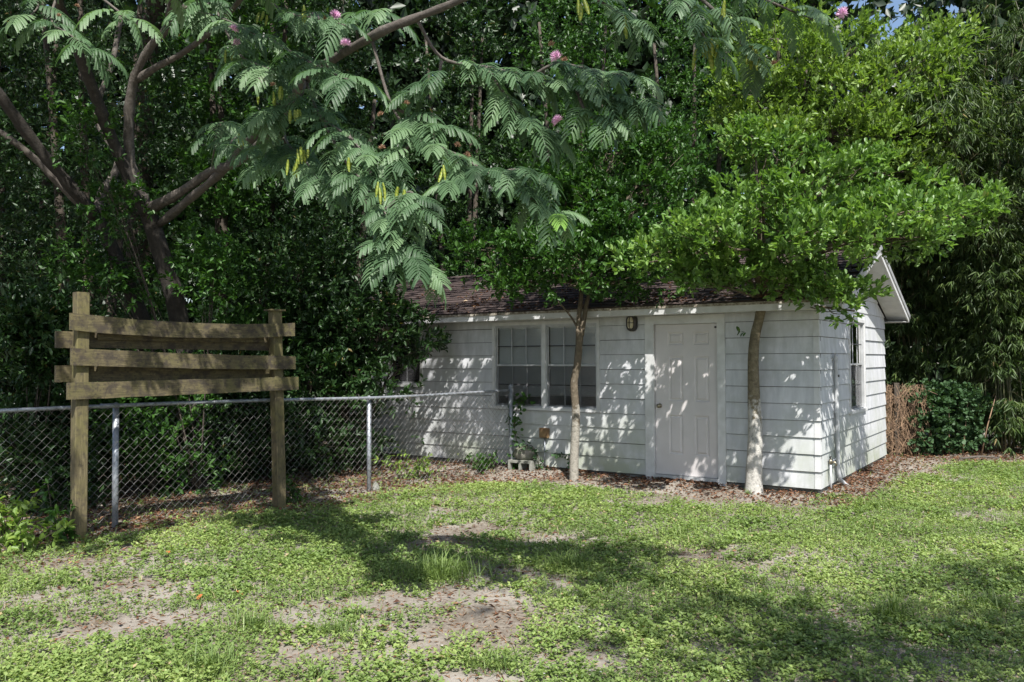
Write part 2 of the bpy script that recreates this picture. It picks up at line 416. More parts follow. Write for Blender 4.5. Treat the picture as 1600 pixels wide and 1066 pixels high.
# lap siding, board by board
def board_front(p, q, s, e, n):
    full = e-s
    t0, t1 = .024 + random.uniform(-.0015, .0025), .008          # butt and top thickness
    prof = [(.012, s), (-t0+.012, s), (-t1+.012, e), (.012, e)]
    sag = random.uniform(-.002, .002)
    mb = MB(); mb.prism([(y, z+sag) for y, z in prof], 'x', p, q)
    return mb
for n in range(NC):
    s, e = Z0+n*EX, Z0+(n+1)*EX-.007  # slot bares dark sheathing to draw the shadow and grime line under butts
    if n == NC-1: e = 2.30
    tl = wall_tiles(-HLEN, -.055, s, e, OF)
    mer = []
    for t in tl:                                                 # merge neighbouring tiles of equal height
        if mer and abs(mer[-1][1]-t[0]) < 1e-6 and abs(mer[-1][2]-t[2]) < 1e-6 and abs(mer[-1][3]-t[3]) < 1e-6:
            mer[-1] = (mer[-1][0], t[1], t[2], t[3])
        else: mer.append(t)
    out = []
    for t in mer:                                                # long runs have a butt joint
        if t[1]-t[0] > 3.8:
            j = t[0]+random.uniform(1.6, 2.6); out += [(t[0], j-.0015, t[2], t[3]), (j+.0015, t[1], t[2], t[3])]
        else: out.append(t)
    for t in out: board_front(*t, n).build('siding_board', M['siding'], front_wall)
    # gable boards
    tl = wall_tiles(.055, HDEP, s, e, OG); mer = []
    for t in tl:
        if mer and abs(mer[-1][1]-t[0]) < 1e-6 and abs(mer[-1][2]-t[2]) < 1e-6: mer[-1] = (mer[-1][0], t[1], t[2], t[3])
        else: mer.append(t)
    for t in mer:
        mb = MB(); mb.prism([(-.012, t[2]), (.012+random.uniform(-.001, .002), t[2]), (-.004, t[3]), (-.012, t[3])], 'y', t[0], t[1])
        mb.build('siding_board', M['siding'], gable_wall)
    # metal corner cap of this course
    cp = MB(); a = .016; b = .002
    cp.poly([(-.058, -a-.002, s), (a, -a-.002, s), (a, .058, s), (-.058, -b, e), (b, -b, e), (b, .058, e), (-.058, .010, s), (-.010, .010, s), (-.010, .058, s)],
            [(0, 1, 4, 3), (1, 2, 5, 4), (0, 6, 7, 1), (1, 7, 8, 2)])
    cp.build('corner_cap', M['trim'], gable_wall)
for n in range(5):                                               # gable triangle above the plate
    s = ZE+n*EX; e = min(s+EX, ZR-.07)
    k = HDEP/2/(ZR-.06-ZE); y0, y1 = (s-ZE)*k, HDEP-(s-ZE)*k; y2, y3 = (e-ZE)*k, HDEP-(e-ZE)*k
    if e-s < .03: break
    mb = MB(); mb.poly([(-.012, y0, s), (-.012, y1, s), (-.012, y3, e), (-.012, y2, e), (.009, y0, s), (.009, y1, s), (-.005, y3, e), (-.005, y2, e)],
                       [(0, 1, 2, 3), (4, 7, 6, 5), (0, 4, 5, 1), (1, 5, 6, 2), (2, 6, 7, 3), (3, 7, 4, 0)])
    mb.build('siding_board', M['siding'], gable_wall)
sk = MB(); sk.box(-HLEN, -.03, .020, .05, -.02, .075); sk.box(-.05, -.022, .05, HDEP, -.02, .075)
sk.build('foundation', simple('gap_shade_concrete', (.10, .09, .08), .95, nz=(9, (.05, .045, .04))), house)  # concrete darkened to stand for the shaded gap below the siding

# roof
OV, RK = .30, .33
ZEV = 2.345
SL = math.atan2(3.22-ZEV, HDEP/2+OV); RUN = (HDEP/2+OV)/math.cos(SL)
def roof_pt(a, d, side=0, h=0):
    """a along the house, d down-slope distance from the eave upward"""
    y = -OV+d*math.cos(SL)-h*math.sin(SL); z = ZEV+d*math.sin(SL)+h*math.cos(SL)
    return (a, y if side == 0 else HDEP-y, z)
rf = MB()
for side in (0, 1):
    pts = [roof_pt(a, d, side, h) for h in (-.045, -.012) for d in (0, RUN) for a in (-HLEN-RK, RK)]
    b = len(rf.v); rf.v += pts
    rf.f += [tuple(b+i for i in q) for q in ((0, 2, 3, 1), (4, 5, 7, 6), (0, 1, 5, 4), (2, 6, 7, 3), (0, 4, 6, 2), (1, 3, 7, 5))]
roof = rf.build('roof', M['shingle'], house)
# shingle tabs on the side in view
sh = MB(); sh.poly([(-.152, 0, .004), (.152, 0, .004), (.152, .19, -.010), (-.152, .19, -.010), (-.152, 0, .012), (.152, 0, .012), (.152, .19, -.004), (-.152, .19, -.004)],
                   [(0, 3, 2, 1), (4, 5, 6, 7), (0, 1, 5, 4), (1, 2, 6, 5), (3, 0, 4, 7)])
shm = [sh.mesh('shingle', M['shingle'])]
rest = MB(); cnt = 0; ROW = .140
slots = []
for r in range(int(RUN/ROW)+1):
    for c_ in range(29):
        x = RK-.155-c_*.308-(r % 2)*.154
        if x < -HLEN-RK+.15: continue
        slots.append((r, x))
slots.sort(key=lambda t: t[0]*.30-t[1]*.45)
for i, (r, x) in enumerate(slots):
    d = -.012+r*ROW
    if d+.19 > RUN+.03: continue
    p = roof_pt(x, d)
    if i < 300:
        o = link('shingle', shm[0], roof, p, (SL+random.uniform(-.006, .010), random.uniform(-.004, .004), random.uniform(-.006, .006)))
    else:
        cs, sn = math.cos(SL), math.sin(SL)
        rest.poly([(p[0]+vx, p[1]+vy*cs-vz*sn, p[2]+vy*sn+vz*cs) for vx, vy, vz in sh.v], sh.f)
tag(rest.build('shingles', M['shingle'], roof), kind='stuff')
rc = MB(); rc.prism([(HDEP/2-.14, 3.195), (HDEP/2, 3.245), (HDEP/2+.14, 3.195), (HDEP/2, 3.232)], 'x', -HLEN-RK-.005, RK+.005); rc.build('ridge_cap', M['shingle'], roof)
fa = MB(); fa.box(-HLEN-RK, RK-.022, -OV, -OV+.022, 2.222, 2.318); fa.build('fascia', M['trim'], house)
fa = MB(); fa.box(-HLEN-RK, RK-.022, HDEP+OV-.022, HDEP+OV, 2.222, 2.318); fa.build('fascia', M['trim'], house)
de = MB(); de.box(-HLEN-RK-.004, RK+.004, -OV-.010, -OV-.002, 2.300, 2.334)
de.build('drip_edge', simple('stained_drip_edge', (.40, .37, .31), .7, nz=(30, (.13, .10, .075))), house)
so = MB(); so.box(-HLEN-RK, RK-.024, -OV+.024, -.022, 2.226, 2.236); so.build('soffit', M['trim'], house)
so = MB(); so.box(-HLEN-RK, RK-.024, HDEP+.002, HDEP+OV-.024, 2.226, 2.236); so.build('soffit', M['trim'], house)
for side in (0, 1):                                                   # gable end: rake board and sloping soffit
    rk = MB(); prof = [roof_pt(0, d, side, h)[1:] for d, h in ((0, -.13), (RUN, -.13), (RUN, -.046), (0, -.046))]
    rk.prism(prof, 'x', RK-.022, RK); rk.build('rake_board', M['trim'], house)
    rs = MB(); prof = [roof_pt(0, d, side, h)[1:] for d, h in ((.02, -.112), (RUN-.01, -.112), (RUN-.01, -.100), (.02, -.100))]
    rs.prism(prof, 'x', .016, RK-.024); rs.build('rake_soffit', M['trim'], house)
    ed = MB(); prof = [roof_pt(0, d, side, h)[1:] for d, h in ((-.015, -.060), (RUN, -.060), (RUN, .004), (-.015, .004))]
    ed.prism(prof, 'x', RK+.002, RK+.014); ed.build('rake_drip_edge', M['alu'], house)

# door
DX0, DX1, DZ0, DZ1 = -2.132, -1.251, .105, 2.105
df = MB(); df.box(-2.262, DX0, -.022, .06, .02, DZ1); df.box(DX1, -1.148, -.022, .06, .02, DZ1)
df.box(-2.262, -1.148, -.022, .06, DZ1, 2.219); df.build('door_frame', M['trim'], house)
ds = MB(); ds.box(DX0-.008, DX0, .062, .085, .03, DZ1); ds.box(DX1, DX1+.008, .062, .085, .03, DZ1); ds.build('door_stop', M['trim'], house)
th = MB(); th.box(DX0, DX1, -.03, .08, .06, .100); th.build('threshold', M['alu'], house)
pan = [(-1.949, -1.724, 1.825, 1.997), (-1.589, -1.373, 1.825, 1.997), (-1.940, -1.732, 1.080, 1.676), (-1.580, -1.374, 1.080, 1.676),
       (-1.940, -1.738, .378, .900), (-1.580, -1.380, .378, .900)]
dm = MB()
for (p, q, s, e) in wall_tiles(DX0+.004, DX1-.004, DZ0, DZ1-.004, pan): dm.box(p, q, .022, .06, s, e)
door = dm.build('door', M['doorpaint'], house)
for (p, q, s, e) in pan:
    b = MB(); r = [(0, .022), (.016, .033), (.028, .033), (.045, .023)]
    rings = [[(p+i, y, s+i), (q-i, y, s+i), (q-i, y, e-i), (p+i, y, e-i)] for i, y in r]
    for k in range(3):
        o_ = rings[k]+rings[k+1]; b.poly(o_, [(j, (j+1) % 4, 4+(j+1) % 4, 4+j) for j in range(4)])
    b.poly(rings[3], [(0, 1, 2, 3)]); b.build('door_panel', M['doorpaint'], door)
kb = MB(); prof = [(.0, .032), (-.006, .032), (-.008, .012), (-.028, .012), (-.034, .024), (-.048, .029), (-.060, .022), (-.064, .006)]
kb.tube([(-2.068, .022+y, 1.016) for y, _ in prof], [r for _, r in prof], 14); kb.build('door_knob', M['brass'], door, True)
hl = MB(); hl.tube([(-1.285, .022, 2.05), (-1.285, .010, 2.05)], .014, 10); hl.build('door_closer_hole', M['black'], door)  # black disc added to stand for the dark door-closer hole

# windows
def window(parent, x0, x1, z0, z1, mid, plane, blind_to, screen=True, cols=3):
    """single-hung aluminium window in the plane of a wall; P maps (along, out, z) to house coordinates"""
    P = (lambda a, o, z: (a, -o, z)) if plane == 'f' else (lambda a, o, z: (o, a, z))
    def bx(mb, a0, a1, o0, o1, s, e):
        c = [P(a, o, z) for z in (s, e) for o in (o0, o1) for a in (a0, a1)]; b = len(mb.v); mb.v += c
        q = ((0, 2, 3, 1), (4, 5, 7, 6), (0, 1, 5, 4), (2, 6, 7, 3), (0, 4, 6, 2), (1, 3, 7, 5))
        if plane == 'f': q = tuple(tuple(reversed(f)) for f in q)
        mb.f += [tuple(b+i for i in f) for f in q]
    fr = MB(); w = .020
    bx(fr, x0, x0+w, -.06, .004, z0, z1); bx(fr, x1-w, x1, -.06, .004, z0, z1)
    bx(fr, x0+w, x1-w, -.06, .004, z1-w, z1); bx(fr, x0+w, x1-w, -.06, .004, z0, z0+w)
    win = fr.build('window', M['alu'], parent)
    for (s, e, dep, nm) in ((mid-.015, z1-w, -.018, 'upper_sash'), (z0+w, mid+.020, -.040, 'lower_sash')):
        sm = MB(); t = .016; a0, a1 = x0+w+.002, x1-w-.002; o0, o1 = dep-.016, dep
        bx(sm, a0, a0+t, o0, o1, s, e); bx(sm, a1-t, a1, o0, o1, s, e)
        bx(sm, a0+t, a1-t, o0, o1, s, s+t+.008); bx(sm, a0+t, a1-t, o0, o1, e-t, e)
        sash = sm.build(nm, M['alu'], win)
        for k in range(1, cols):
            mu = MB(); c = a0+t+(a1-a0-2*t)*k/cols; bx(mu, c-.008, c+.008, o0+.003, o1-.002, s+t+.008, e-t)
            mu.build('muntin', M['alu'], sash)
        mu = MB(); c = (s+e)/2; bx(mu, a0+t, a1-t, o0+.004, o1-.004, c-.008, c+.008); mu.build('muntin', M['alu_dark'], sash)
        zz = [s+t+.008, (s+e)/2, e-t]; aa = [a0+t+(a1-a0-2*t)*k/cols for k in range(cols+1)]
        for i in range(cols):
            for j in range(2):
                g = MB(); bx(g, aa[i]+.001, aa[i+1]-.001, dep-.009, dep-.006, zz[j]+.001, zz[j+1]-.001); g.build('pane', M['glass'], sash)
    if screen:
        sc = MB(); bx(sc, x0+w+.004, x1-w-.004, -.030, -.029, z0+w, mid-.02); sc.build('insect_screen', M['screen'], win)
    bl = MB(); z = z1-w-.02
    bx(bl, x0+w+.01, x1-w-.01, -.085, -.060, z-.015, z+.01); z -= .03
    while z > blind_to:
        b = len(bl.v); a0, a1 = x0+w+.012, x1-w-.012
        bl.v += [P(a0, -.060, z-.010), P(a1, -.060, z-.010), P(a1, -.078, z+.012), P(a0, -.078, z+.012)]; bl.f.append((b, b+1, b+2, b+3)); z -= .0225
    bx(bl, x0+w+.012, x1-w-.012, -.080, -.062, z-.008, z+.008); bl.build('blind', M['blind'], win)
    return win
def casing(parent, x0, x1, z0, z1, plane, w=.045):
    P = (lambda a, o, z: (a, -o, z)) if plane == 'f' else (lambda a, o, z: (o, a, z))
    for (a0, a1, s, e) in ((x0, x0+w, z0+.04, z1-w), (x1-w, x1, z0+.04, z1-w), (x0, x1, z1-w, z1), (x0-.015, x1+.015, z0, z0+.04)):
        mb = MB(); o1 = .018 if s > z0+.001 or e-s > .05 else .034
        c = [P(a, o, z) for z in (s, e) for o in (-.07, o1) for a in (a0, a1)]; mb.v += c
        mb.f += [(0, 2, 3, 1), (4, 5, 7, 6), (0, 1, 5, 4), (2, 6, 7, 3), (0, 4, 6, 2), (1, 3, 7, 5)]
        mb.build('window_sill' if e-s < .042 and s < z0+.01 else 'window_casing', M['trim'], parent)
casing(house, -4.817, -2.96, .893, 2.20, 'f')
ml = MB(); ml.box(-3.918, -3.857, -.014, .07, .933, 2.155); ml.build('window_mullion', M['trim'], house)
window(house, -4.772, -3.918, .933, 2.155, 1.560, 'f', 1.10)
window(house, -3.857, -3.005, .933, 2.155, 1.560, 'f', 1.12)
casing(house, -6.975, -6.225, 1.20, 2.17, 'f')
window(house, -6.93, -6.27, 1.24, 2.125, 1.68, 'f', 1.35, cols=2)
casing(house, 1.60, 2.64, .880, 2.20, 'g')
window(house, 1.645, 2.595, .92, 2.155, 1.560, 'g', 1.02)

def hl_world(x, y, z):
    return (HC[0]+HA[0]*x+HB[0]*y, HC[1]+HA[1]*x+HB[1]*y, z)
# wall lamp
wl = empty('wall_lamp', hl_world(-2.446, -.008, 2.03), HTH); tag(wl, 'black oval bulkhead lamp on the siding between window and door', 'lamp')
def oval(rx, rz, n=18): return [(rx*math.copysign(abs(math.cos(a))**.75, math.cos(a)), rz*math.copysign(abs(math.sin(a))**.75, math.sin(a))) for a in [2*math.pi*i/n for i in range(n)]]
def loft(rings):
    mb = MB(); n = len(rings[0])
    for r in rings: mb.v += r
    for k in range(len(rings)-1): mb.f += [(k*n+j, k*n+(j+1) % n, (k+1)*n+(j+1) % n, (k+1)*n+j) for j in range(n)]
    mb.f += [tuple(reversed(range(n))), tuple((len(rings)-1)*n+j for j in range(n))]; return mb
ZC = .105
loft([[(x, y, z+ZC) for x, z in oval(a, b)] for a, b, y in ((.078, .115, 0), (.080, .117, -.03), (.072, .108, -.062), (.060, .094, -.070))]).build('housing', M['black'], wl)
loft([[(x, y, z+ZC) for x, z in oval(a, b)] for a, b, y in ((.046, .080, -.066), (.044, .077, -.085), (.030, .058, -.100))]).build('lens', M['lens'], wl, True)
g = MB(); g.tube([(0, -.072, ZC-.09), (0, -.104, ZC-.05), (0, -.110, ZC), (0, -.104, ZC+.05), (0, -.072, ZC+.09)], .005, 6); g.build('guard_bar', M['black'], wl)
g = MB(); g.tube([(-.055, -.072, ZC), (-.03, -.100, ZC), (0, -.112, ZC), (.03, -.100, ZC), (.055, -.072, ZC)], .005, 6); g.build('guard_bar', M['black'], wl)
# socket box with conduit
sb = empty('socket_box', hl_world(-3.866, -.008, 0), HTH); tag(sb, 'rusty brown socket box on a thin conduit under the double window', 'socket box')
b = MB(); b.prism([(-.075, .505), (-.068, .498), (.068, .498), (.075, .505), (.075, .632), (.068, .640), (-.068, .640), (-.075, .632)], 'y', -.05, .0); b.build('box_body', M['rustbox'], sb)
b = MB(); b.box(-.064, .064, -.058, -.050, .512, .628); b.build('cover', M['rustbox'], sb)
b = MB(); b.tube([(.0, -.018, -.02), (.002, -.018, .25), (.0, -.018, .498)], .011, 8); b.build('conduit', M['galv'], sb, True)
# pipe on gable
gp = empty('gable_conduit', hl_world(.010, .71, 0), HTH); tag(gp, 'white painted conduit running down the gable wall, bent outwards at the ground', 'conduit')
b = MB(); b.tube(smooth_path([(.03, -.02, 1.70), (.03, 0, 1.2), (.03, .02, .6), (.032, .04, .18), (.07, .12, .06), (.15, .20, -.02)], 5), .026, 10); b.build('pipe', M['pvc'], gp, True)
for z in (1.62, .95):
    b = MB(); b.box(-.006, .004, -.06, .07, z, z+.03); b.tube([(.028, -.022+(1.7-z)*.03, z-.004), (.028, -.022+(1.7-z)*.03, z+.034)], .031, 10); b.build('strap', M['pvc'], gp)
b = MB(); b.tube([(.050, -.005, 1.42), (.066, -.005, 1.42)], .016, 8); b.build('dark_spot', M['black'], gp)  # small black disc for a dark spot on the conduit
sp = empty('water_spigot', hl_world(.010, .35, 0), HTH); tag(sp, 'thin standpipe with small tap beside the house corner', 'tap')
b = MB(); b.tube([(.03, 0, -.02), (.03, 0, .36)], .013, 8); b.tube([(.03, -.01, .36), (.03, .26, .385)], .012, 8); b.build('pipe', M['pvc'], sp, True)
b = MB(); b.tube([(.03, 0, .345), (.03, 0, .40)], .022, 8); b.tube([(.03, 0, .375), (.085, 0, .365), (.095, 0, .33)], .014, 8); b.build('valve_body', M['brass'], sp, True)
b = MB(); b.tube([(.030, 0, .40), (.030, 0, .43)], .006, 6); b.tube([(.03, -.03, .432), (.03, .03, .432)], .008, 6); b.build('tap_handle', M['black'], sp)

# ------------------------------------------------------------------ chain-link fence
FA, FB = np.array([-5.75, 6.18]), np.array([-.02, 12.0]); FD = (FB-FA)/np.linalg.norm(FB-FA); FL = np.linalg.norm(FB-FA)
fang = math.atan2(FD[1], FD[0])
fence = empty('chain_link_fence', (FA[0], FA[1], 0), fang); tag(fence, 'galvanised chain-link fence running from left edge to the house wall', 'fence')
def along(p): return float((np.array(p[:2])-FA)@FD)
b = MB(); L3 = smooth_path([(0, 0, 1.185), (2.4, 0, 1.20), (4.0, 0, 1.195), (6.0, 0, 1.165), (FL, 0, 1.19)], 6); b.tube(L3, .0195, 10)
b.build('top_rail', M['galv'], fence, True)
b = MB(); s180 = along((-3.92, 8.07)); b.tube([(s180-.16, 0, 1.201), (s180+.01, 0, 1.202)], .024, 10); b.build('rail_sleeve', M['galv'], fence, True)
for s, r, h in ((s180, .030, 1.19), (along((-1.80, 10.25)), .028, 1.155), (FL, .034, 1.24)):
    b = MB(); b.tube([(s, .045 if s < FL else 0, -.25), (s, .045 if s < FL else 0, h)], r, 14)
    pst = b.build('post', M['galv'], fence, True)
    c = MB(); off = .045 if s < FL else 0
    c.tube([(s, off, h), (s, off, h+.012), (s, off, h+.03), (s, off, h+.042)], [r*1.15, r*1.15, r*.75, r*.2], 12); c.build('post_cap', M['galv'], pst, True)
wp, hp = .083, .085
wm = MB(); nW = int(FL/(wp/2)); nS = int(1.16/(hp/2))
for k in range(nW):
    pts = []
    x0 = k*wp/2
    for j in range(nS+1):
        ph = (j+k) % 2; lean = .012*math.sin(x0*2.1)+.006*math.sin(x0*7)
        zt = 1.205+.018*math.sin(x0*3.0) - (0.02 if 4.5 < x0 < 6.2 else 0)
        pts.append((x0+(wp/2+.003 if ph else -.003), -.028+(.003 if ph else -.003)+lean*j/nS, zt-j*hp/2))
    wm.tube(pts, .0019, 3, False)
tag(wm.build('chain_link_mesh', M['wire'], fence), kind='stuff')
for s in np.arange(.5, FL-.2, .62):
    b = MB(); z = 1.19
    b.tube([(s+.002*i, .026*math.sin(a), z+.026*math.cos(a)) for i, a in enumerate(np.linspace(0, 2*math.pi, 9))], .0022, 4); b.build('tie_wire', M['wire'], fence)

# ------------------------------------------------------------------ wooden panel
LP, RP = np.array([-4.04, 7.60]), np.array([-2.66, 9.22]); PD = (RP-LP)/np.linalg.norm(RP-LP); PL = np.linalg.norm(RP-LP)
pang = math.atan2(PD[1], PD[0])
panel = empty('wooden_board_panel', (LP[0], LP[1], 0), pang); tag(panel, 'weathered wooden rail panel on two posts in front of the chain-link fence', 'wooden panel')
def postm(w, h, lean):
    n = 9; mb = MB(); ch = .008
    for i in range(n):
        z = -.35+(h+.35)*i/(n-1); o = lean*z + random.uniform(-.003, .003); q = w/2*(1+random.uniform(-.02, .02))
        mb.v += [(o-q+ch, -q, z), (o+q-ch, -q, z), (o+q, -q+ch, z), (o+q, q-ch, z), (o+q-ch, q, z), (o-q+ch, q, z), (o-q, q-ch, z), (o-q, -q+ch, z)]
    for i in range(n-1): mb.f += [(i*8+j, i*8+(j+1) % 8, i*8+8+(j+1) % 8, i*8+8+j) for j in range(8)]
    mb.f += [tuple(reversed(range(8))), tuple((n-1)*8+j for j in range(8))]; return mb
p1 = postm(.115, 2.285, .004).build('post', M['post'], panel)
p2 = postm(.115, 2.20, -.030).build('post', M['post'], panel); p2.location = (PL+.03, 0, 0)
b = MB(); b.prism([(-.09, -.075), (.09, -.085), (.095, .075), (-.085, .085)], 'z', 2.20, 2.218); o = b.build('post_cap', M['post'], panel); o.location = (PL-.04, 0, 0)
def plank(x0, x1, yc, zl, zr, h0, h1, th=.038, sag=0., wob=.006):
    n = 14; mb = MB()
    for i in range(n+1):
        t = i/n; x = x0+(x1-x0)*t; z = zl+(zr-zl)*t-sag*4*t*(1-t); h = (h0+(h1-h0)*t)/2
        e0, e1 = random.uniform(-.003, .003), random.uniform(-.003, .003); yy = yc+wob*math.sin(t*5+x0)
        mb.v += [(x, yy-th/2, z-h+e0), (x, yy+th/2, z-h+e0), (x, yy+th/2, z+h+e1), (x, yy-th/2, z+h+e1)]
    for i in range(n): mb.f += [(i*4+j, i*4+4+j, i*4+4+(j+1) % 4, i*4+(j+1) % 4) for j in range(4)]
    mb.f += [(0, 1, 2, 3), (n*4+3, n*4+2, n*4+1, n*4)]; return mb.build('plank', M['wood'], panel)
# heights read off the photograph at the two posts
fy, by = -.0575-.021, .0575+.021
def zat(px, py, Y): return at(px, py, Y)[2]
zl = [zat(118, 503, 7.5), zat(118, 557, 7.5), zat(118, 611, 7.5)]; zr = [zat(450, 515, 9.3), zat(450, 567, 9.3), zat(450, 599, 9.3)]
for i in range(3): plank(-.11+(-.01, 0, -.03)[i], PL+.16+(0, .01, .05)[i], fy, zl[i], zr[i], .158, .148, sag=(.045, .012, .0)[i])
zl2 = [zat(110, 531, 7.7), zat(110, 584, 7.7)]; zr2 = [zat(440, 538, 9.35), zat(440, 580, 9.35)]
for i in range(2): plank(-.185, PL+.10, by, zl2[i], zr2[i], .155, .150, sag=.0)
for i in range(2):                                                   # shorter inner boards against the back planks
    plank(.17, PL-.16, by-.040, zl2[i]+(.032, .050)[i], zr2[i]+(.045, .045)[i], .065, .060, .03)

# ------------------------------------------------------------------ block, stone, bits
blk = empty('concrete_block', (*at(817, 738, 11.86)[:2], 0), HTH+.06); tag(blk, 'grey hollow concrete block on the ground at the fence end', 'concrete block')
b = MB(); w, d_, h = .39, .19, .19
for (p, q, s, e) in wall_tiles(-w/2, w/2, 0, h, [(-w/2+.035, -.018, .035, h-.035), (.018, w/2-.035, .035, h-.035)]): b.box(p, q, -d_/2, d_/2, s-.01, e-.01)
b.build('block_shell', M['concrete'], blk)
def rock(name, loc, r, mat, seed, parent=None):
    g = np.random.default_rng(seed); v, f = [], []; n, mrow = 12, 8
    for i in range(mrow+1):
        th_ = math.pi*i/mrow
        for j in range(n):
            ph = 2*math.pi*j/n; k = 1+.13*math.sin(3*ph+seed)*math.sin(th_)+.10*math.cos(2*th_+ph*2+seed)+g.uniform(-.06, .06)*(0 if i in (0, mrow) else 1)
            v.append((r[0]*k*math.sin(th_)*math.cos(ph), r[1]*k*math.sin(th_)*math.sin(ph), r[2]*(1 if i in (0, mrow) else k)*math.cos(th_)))
    for i in range(mrow):
        for j in range(n): f.append((i*n+j, (i+1)*n+j, (i+1)*n+(j+1) % n, i*n+(j+1) % n))
    me = bpy.data.meshes.new(name); me.from_pydata(v, [], f); me.materials.append(mat); me.polygons.foreach_set('use_smooth', [True]*len(f)); me.update()
    return link(name, me, parent, loc)
bp = blk.location
tag(rock('round_stone', (bp.x+.03, bp.y+.02, .28), (.155, .10, .115), M['stone'], 3), 'dark round stone resting on top of the concrete block', 'stone')
sx = at(587, 764, 10.3); tag(rock('pale_stone', (sx[0], sx[1], .03), (.045, .04, .075), M['concrete'], 8), 'small pale stone beside the bare fence post', 'stone')
st = MB(); a0, a1 = at(1500, 724, 12.9), at(1562, 722, 13.0); st.tube(smooth_path([(a0[0], a0[1], .05), ((a0[0]+a1[0])/2, a0[1]+.05, .075), (a1[0], a1[1], .045)], 4), [.016, .018, .017, .016, .015, .016, .014, .012, .010], 8)
tag(st.build('fallen_branch', M['bark_mimosa'], None, True), 'grey fallen branch lying on brown litter before the bamboo', 'branch')

# ------------------------------------------------------------------ trees beside the house
def tree_crown(parent, lobes, ncl, per, sig, k, L, tl, mat, T, wr=.45, up=.25, name='crown', shell=.5, a=.5, droop=0., tw_up=.35, nup=.7):
    C, U, li = clusters(lobes, ncl, shell); P, D = twigs_from(C, U, per, sig, tw_up)
    lt = np.repeat(rng.beta(2, 2, ncl), per)
    tls = rng.uniform(.6, 1.2, len(P))*tl
    V, F, t = twig_leaves(P, D, k, L, tls, a, up, wr, T, droop, lt, nup)
    return link(name, np_mesh(name, V, F, mat, t), parent), C, li
def limbs(parent, start, lobes, C, li, r0, mat, frac=1., name='branches', seg=5):
    """limbs from the trunk to each lobe, twigs on to each cluster"""
    mb = MB(); s = np.array(start, float)
    for i, (c, r) in enumerate(lobes):
        c = np.array(c, float); mid = s*.55+c*.45+np.array([0, 0, (.14 if c[2]-s[2] > .35 else .02)*np.linalg.norm(c-s)])+rng.normal(size=3)*.06
        pts = smooth_path([s, mid, c], 4); n = len(pts); mb.tube(pts, list(np.linspace(r0, r0*.35, n)), 6)
        for q in C[li == i]:
            if rng.random() > frac: continue
            t = rng.integers(n//2, n); a_ = pts[t]; m_ = a_*.5+q*.5+rng.normal(size=3)*.03+np.array([0, 0, -.03])
            mb.tube(smooth_path([a_, m_, q], 3), list(np.linspace(r0*.26, r0*.09, 7)), 4)
    return mb.build(name, mat, parent, True)
def px_lobes(rows, flat=1.):
    out = []
    for (px, py, Y, rx, ry, rd) in rows:
        c = at(px, py, Y); k = Y/FPX; out.append((tuple(c), (rx*k, rd, ry*k*flat)))
    return out
def local(lobes, o): return [(tuple(np.array(c)-np.array(o)), r) for c, r in lobes]

# tree 2: pale trunk in front of the corner
B2 = at(1178, 770, 10.0); B2[2] = 0
t2 = empty('small_tree', tuple(B2)); tag(t2, 'small tree with whitish trunk and bright crown right of the door', 'tree')
pth = [(1178, 778), (1178, 740), (1180, 680), (1178, 620), (1177, 560), (1180, 525), (1188, 490), (1191, 462)]
P2 = [at(x, y, 10.0)-B2 for x, y in pth]; P2[0][2] = -.08
b = MB(); sp_ = smooth_path(P2, 5); rr = np.interp(np.linspace(0, 1, len(sp_)), [0, .04, .12, .5, .8, .93, 1], [.140, .112, .100, .068, .056, .062, .058])
b.tube(sp_, list(rr), 14); trunk2 = b.build('trunk', M['bark_pale'], t2, True)
lob2 = px_lobes([(1035, 395, 9.5, 55, 28, .40), (1100, 400, 9.3, 65, 40, .5), (1160, 420, 9.4, 50, 34, .45), (1090, 345, 9.7, 40, 22, .4),
                 (1180, 330, 9.8, 60, 45, .55), (1215, 250, 10.0, 55, 45, .5), (1235, 400, 9.3, 60, 45, .5), (1300, 425, 9.1, 60, 36, .45),
                 (1290, 330, 9.7, 70, 45, .6), (1370, 330, 9.5, 65, 50, .6), (1395, 372, 9.3, 60, 36, .5), (1450, 370, 9.4, 60, 42, .55),
                 (1500, 335, 9.5, 45, 34, .45), (1430, 300, 9.8, 60, 36, .5), (1330, 458, 9.1, 45, 22, .35), (1335, 486, 9.1, 24, 14, .2),
                 (1260, 455, 9.2, 30, 16, .3), (1330, 265, 10.1, 60, 36, .5),
                 (1110, 360, 8.6, 55, 32, .5), (1190, 290, 8.7, 55, 34, .5), (1270, 280, 8.5, 60, 34, .55), (1250, 365, 8.4, 55, 34, .45), (1350, 370, 8.4, 60, 34, .5), (1420, 330, 8.6, 60, 30, .5), (1150, 390, 8.5, 40, 26, .4), (1015, 410, 9.3, 30, 18, .3), (1130, 448, 9.2, 36, 16, .3), (1535, 325, 9.4, 26, 18, .3), (1180, 215, 9.8, 34, 30, .4), (1080, 432, 9.3, 46, 20, .35), (1205, 440, 9.3, 40, 20, .3), (1290, 462, 9.05, 50, 18, .3), (1240, 330, 8.9, 60, 40, .5)], .62)
l2 = local(lob2, B2)
_, C2, i2 = tree_crown(t2, l2, 280, 12, .095, 9, .080, .15, M['shrubtree'], T_OVAL, .50, .30, shell=.35)
limbs(t2, P2[-1]*.985, l2, C2, i2, .030, M['bark_spot'], .8)
# a stray sprig on the trunk
V, F, t = twig_leaves(np.array([at(1168, 520, 9.85)-B2]), np.array([[-1, -.2, .1]]), 9, .075, .16, .4, .1, .42, T_OVAL)
link('sprig', np_mesh('sprig', V, F, M['shade_leaf'], t), t2)

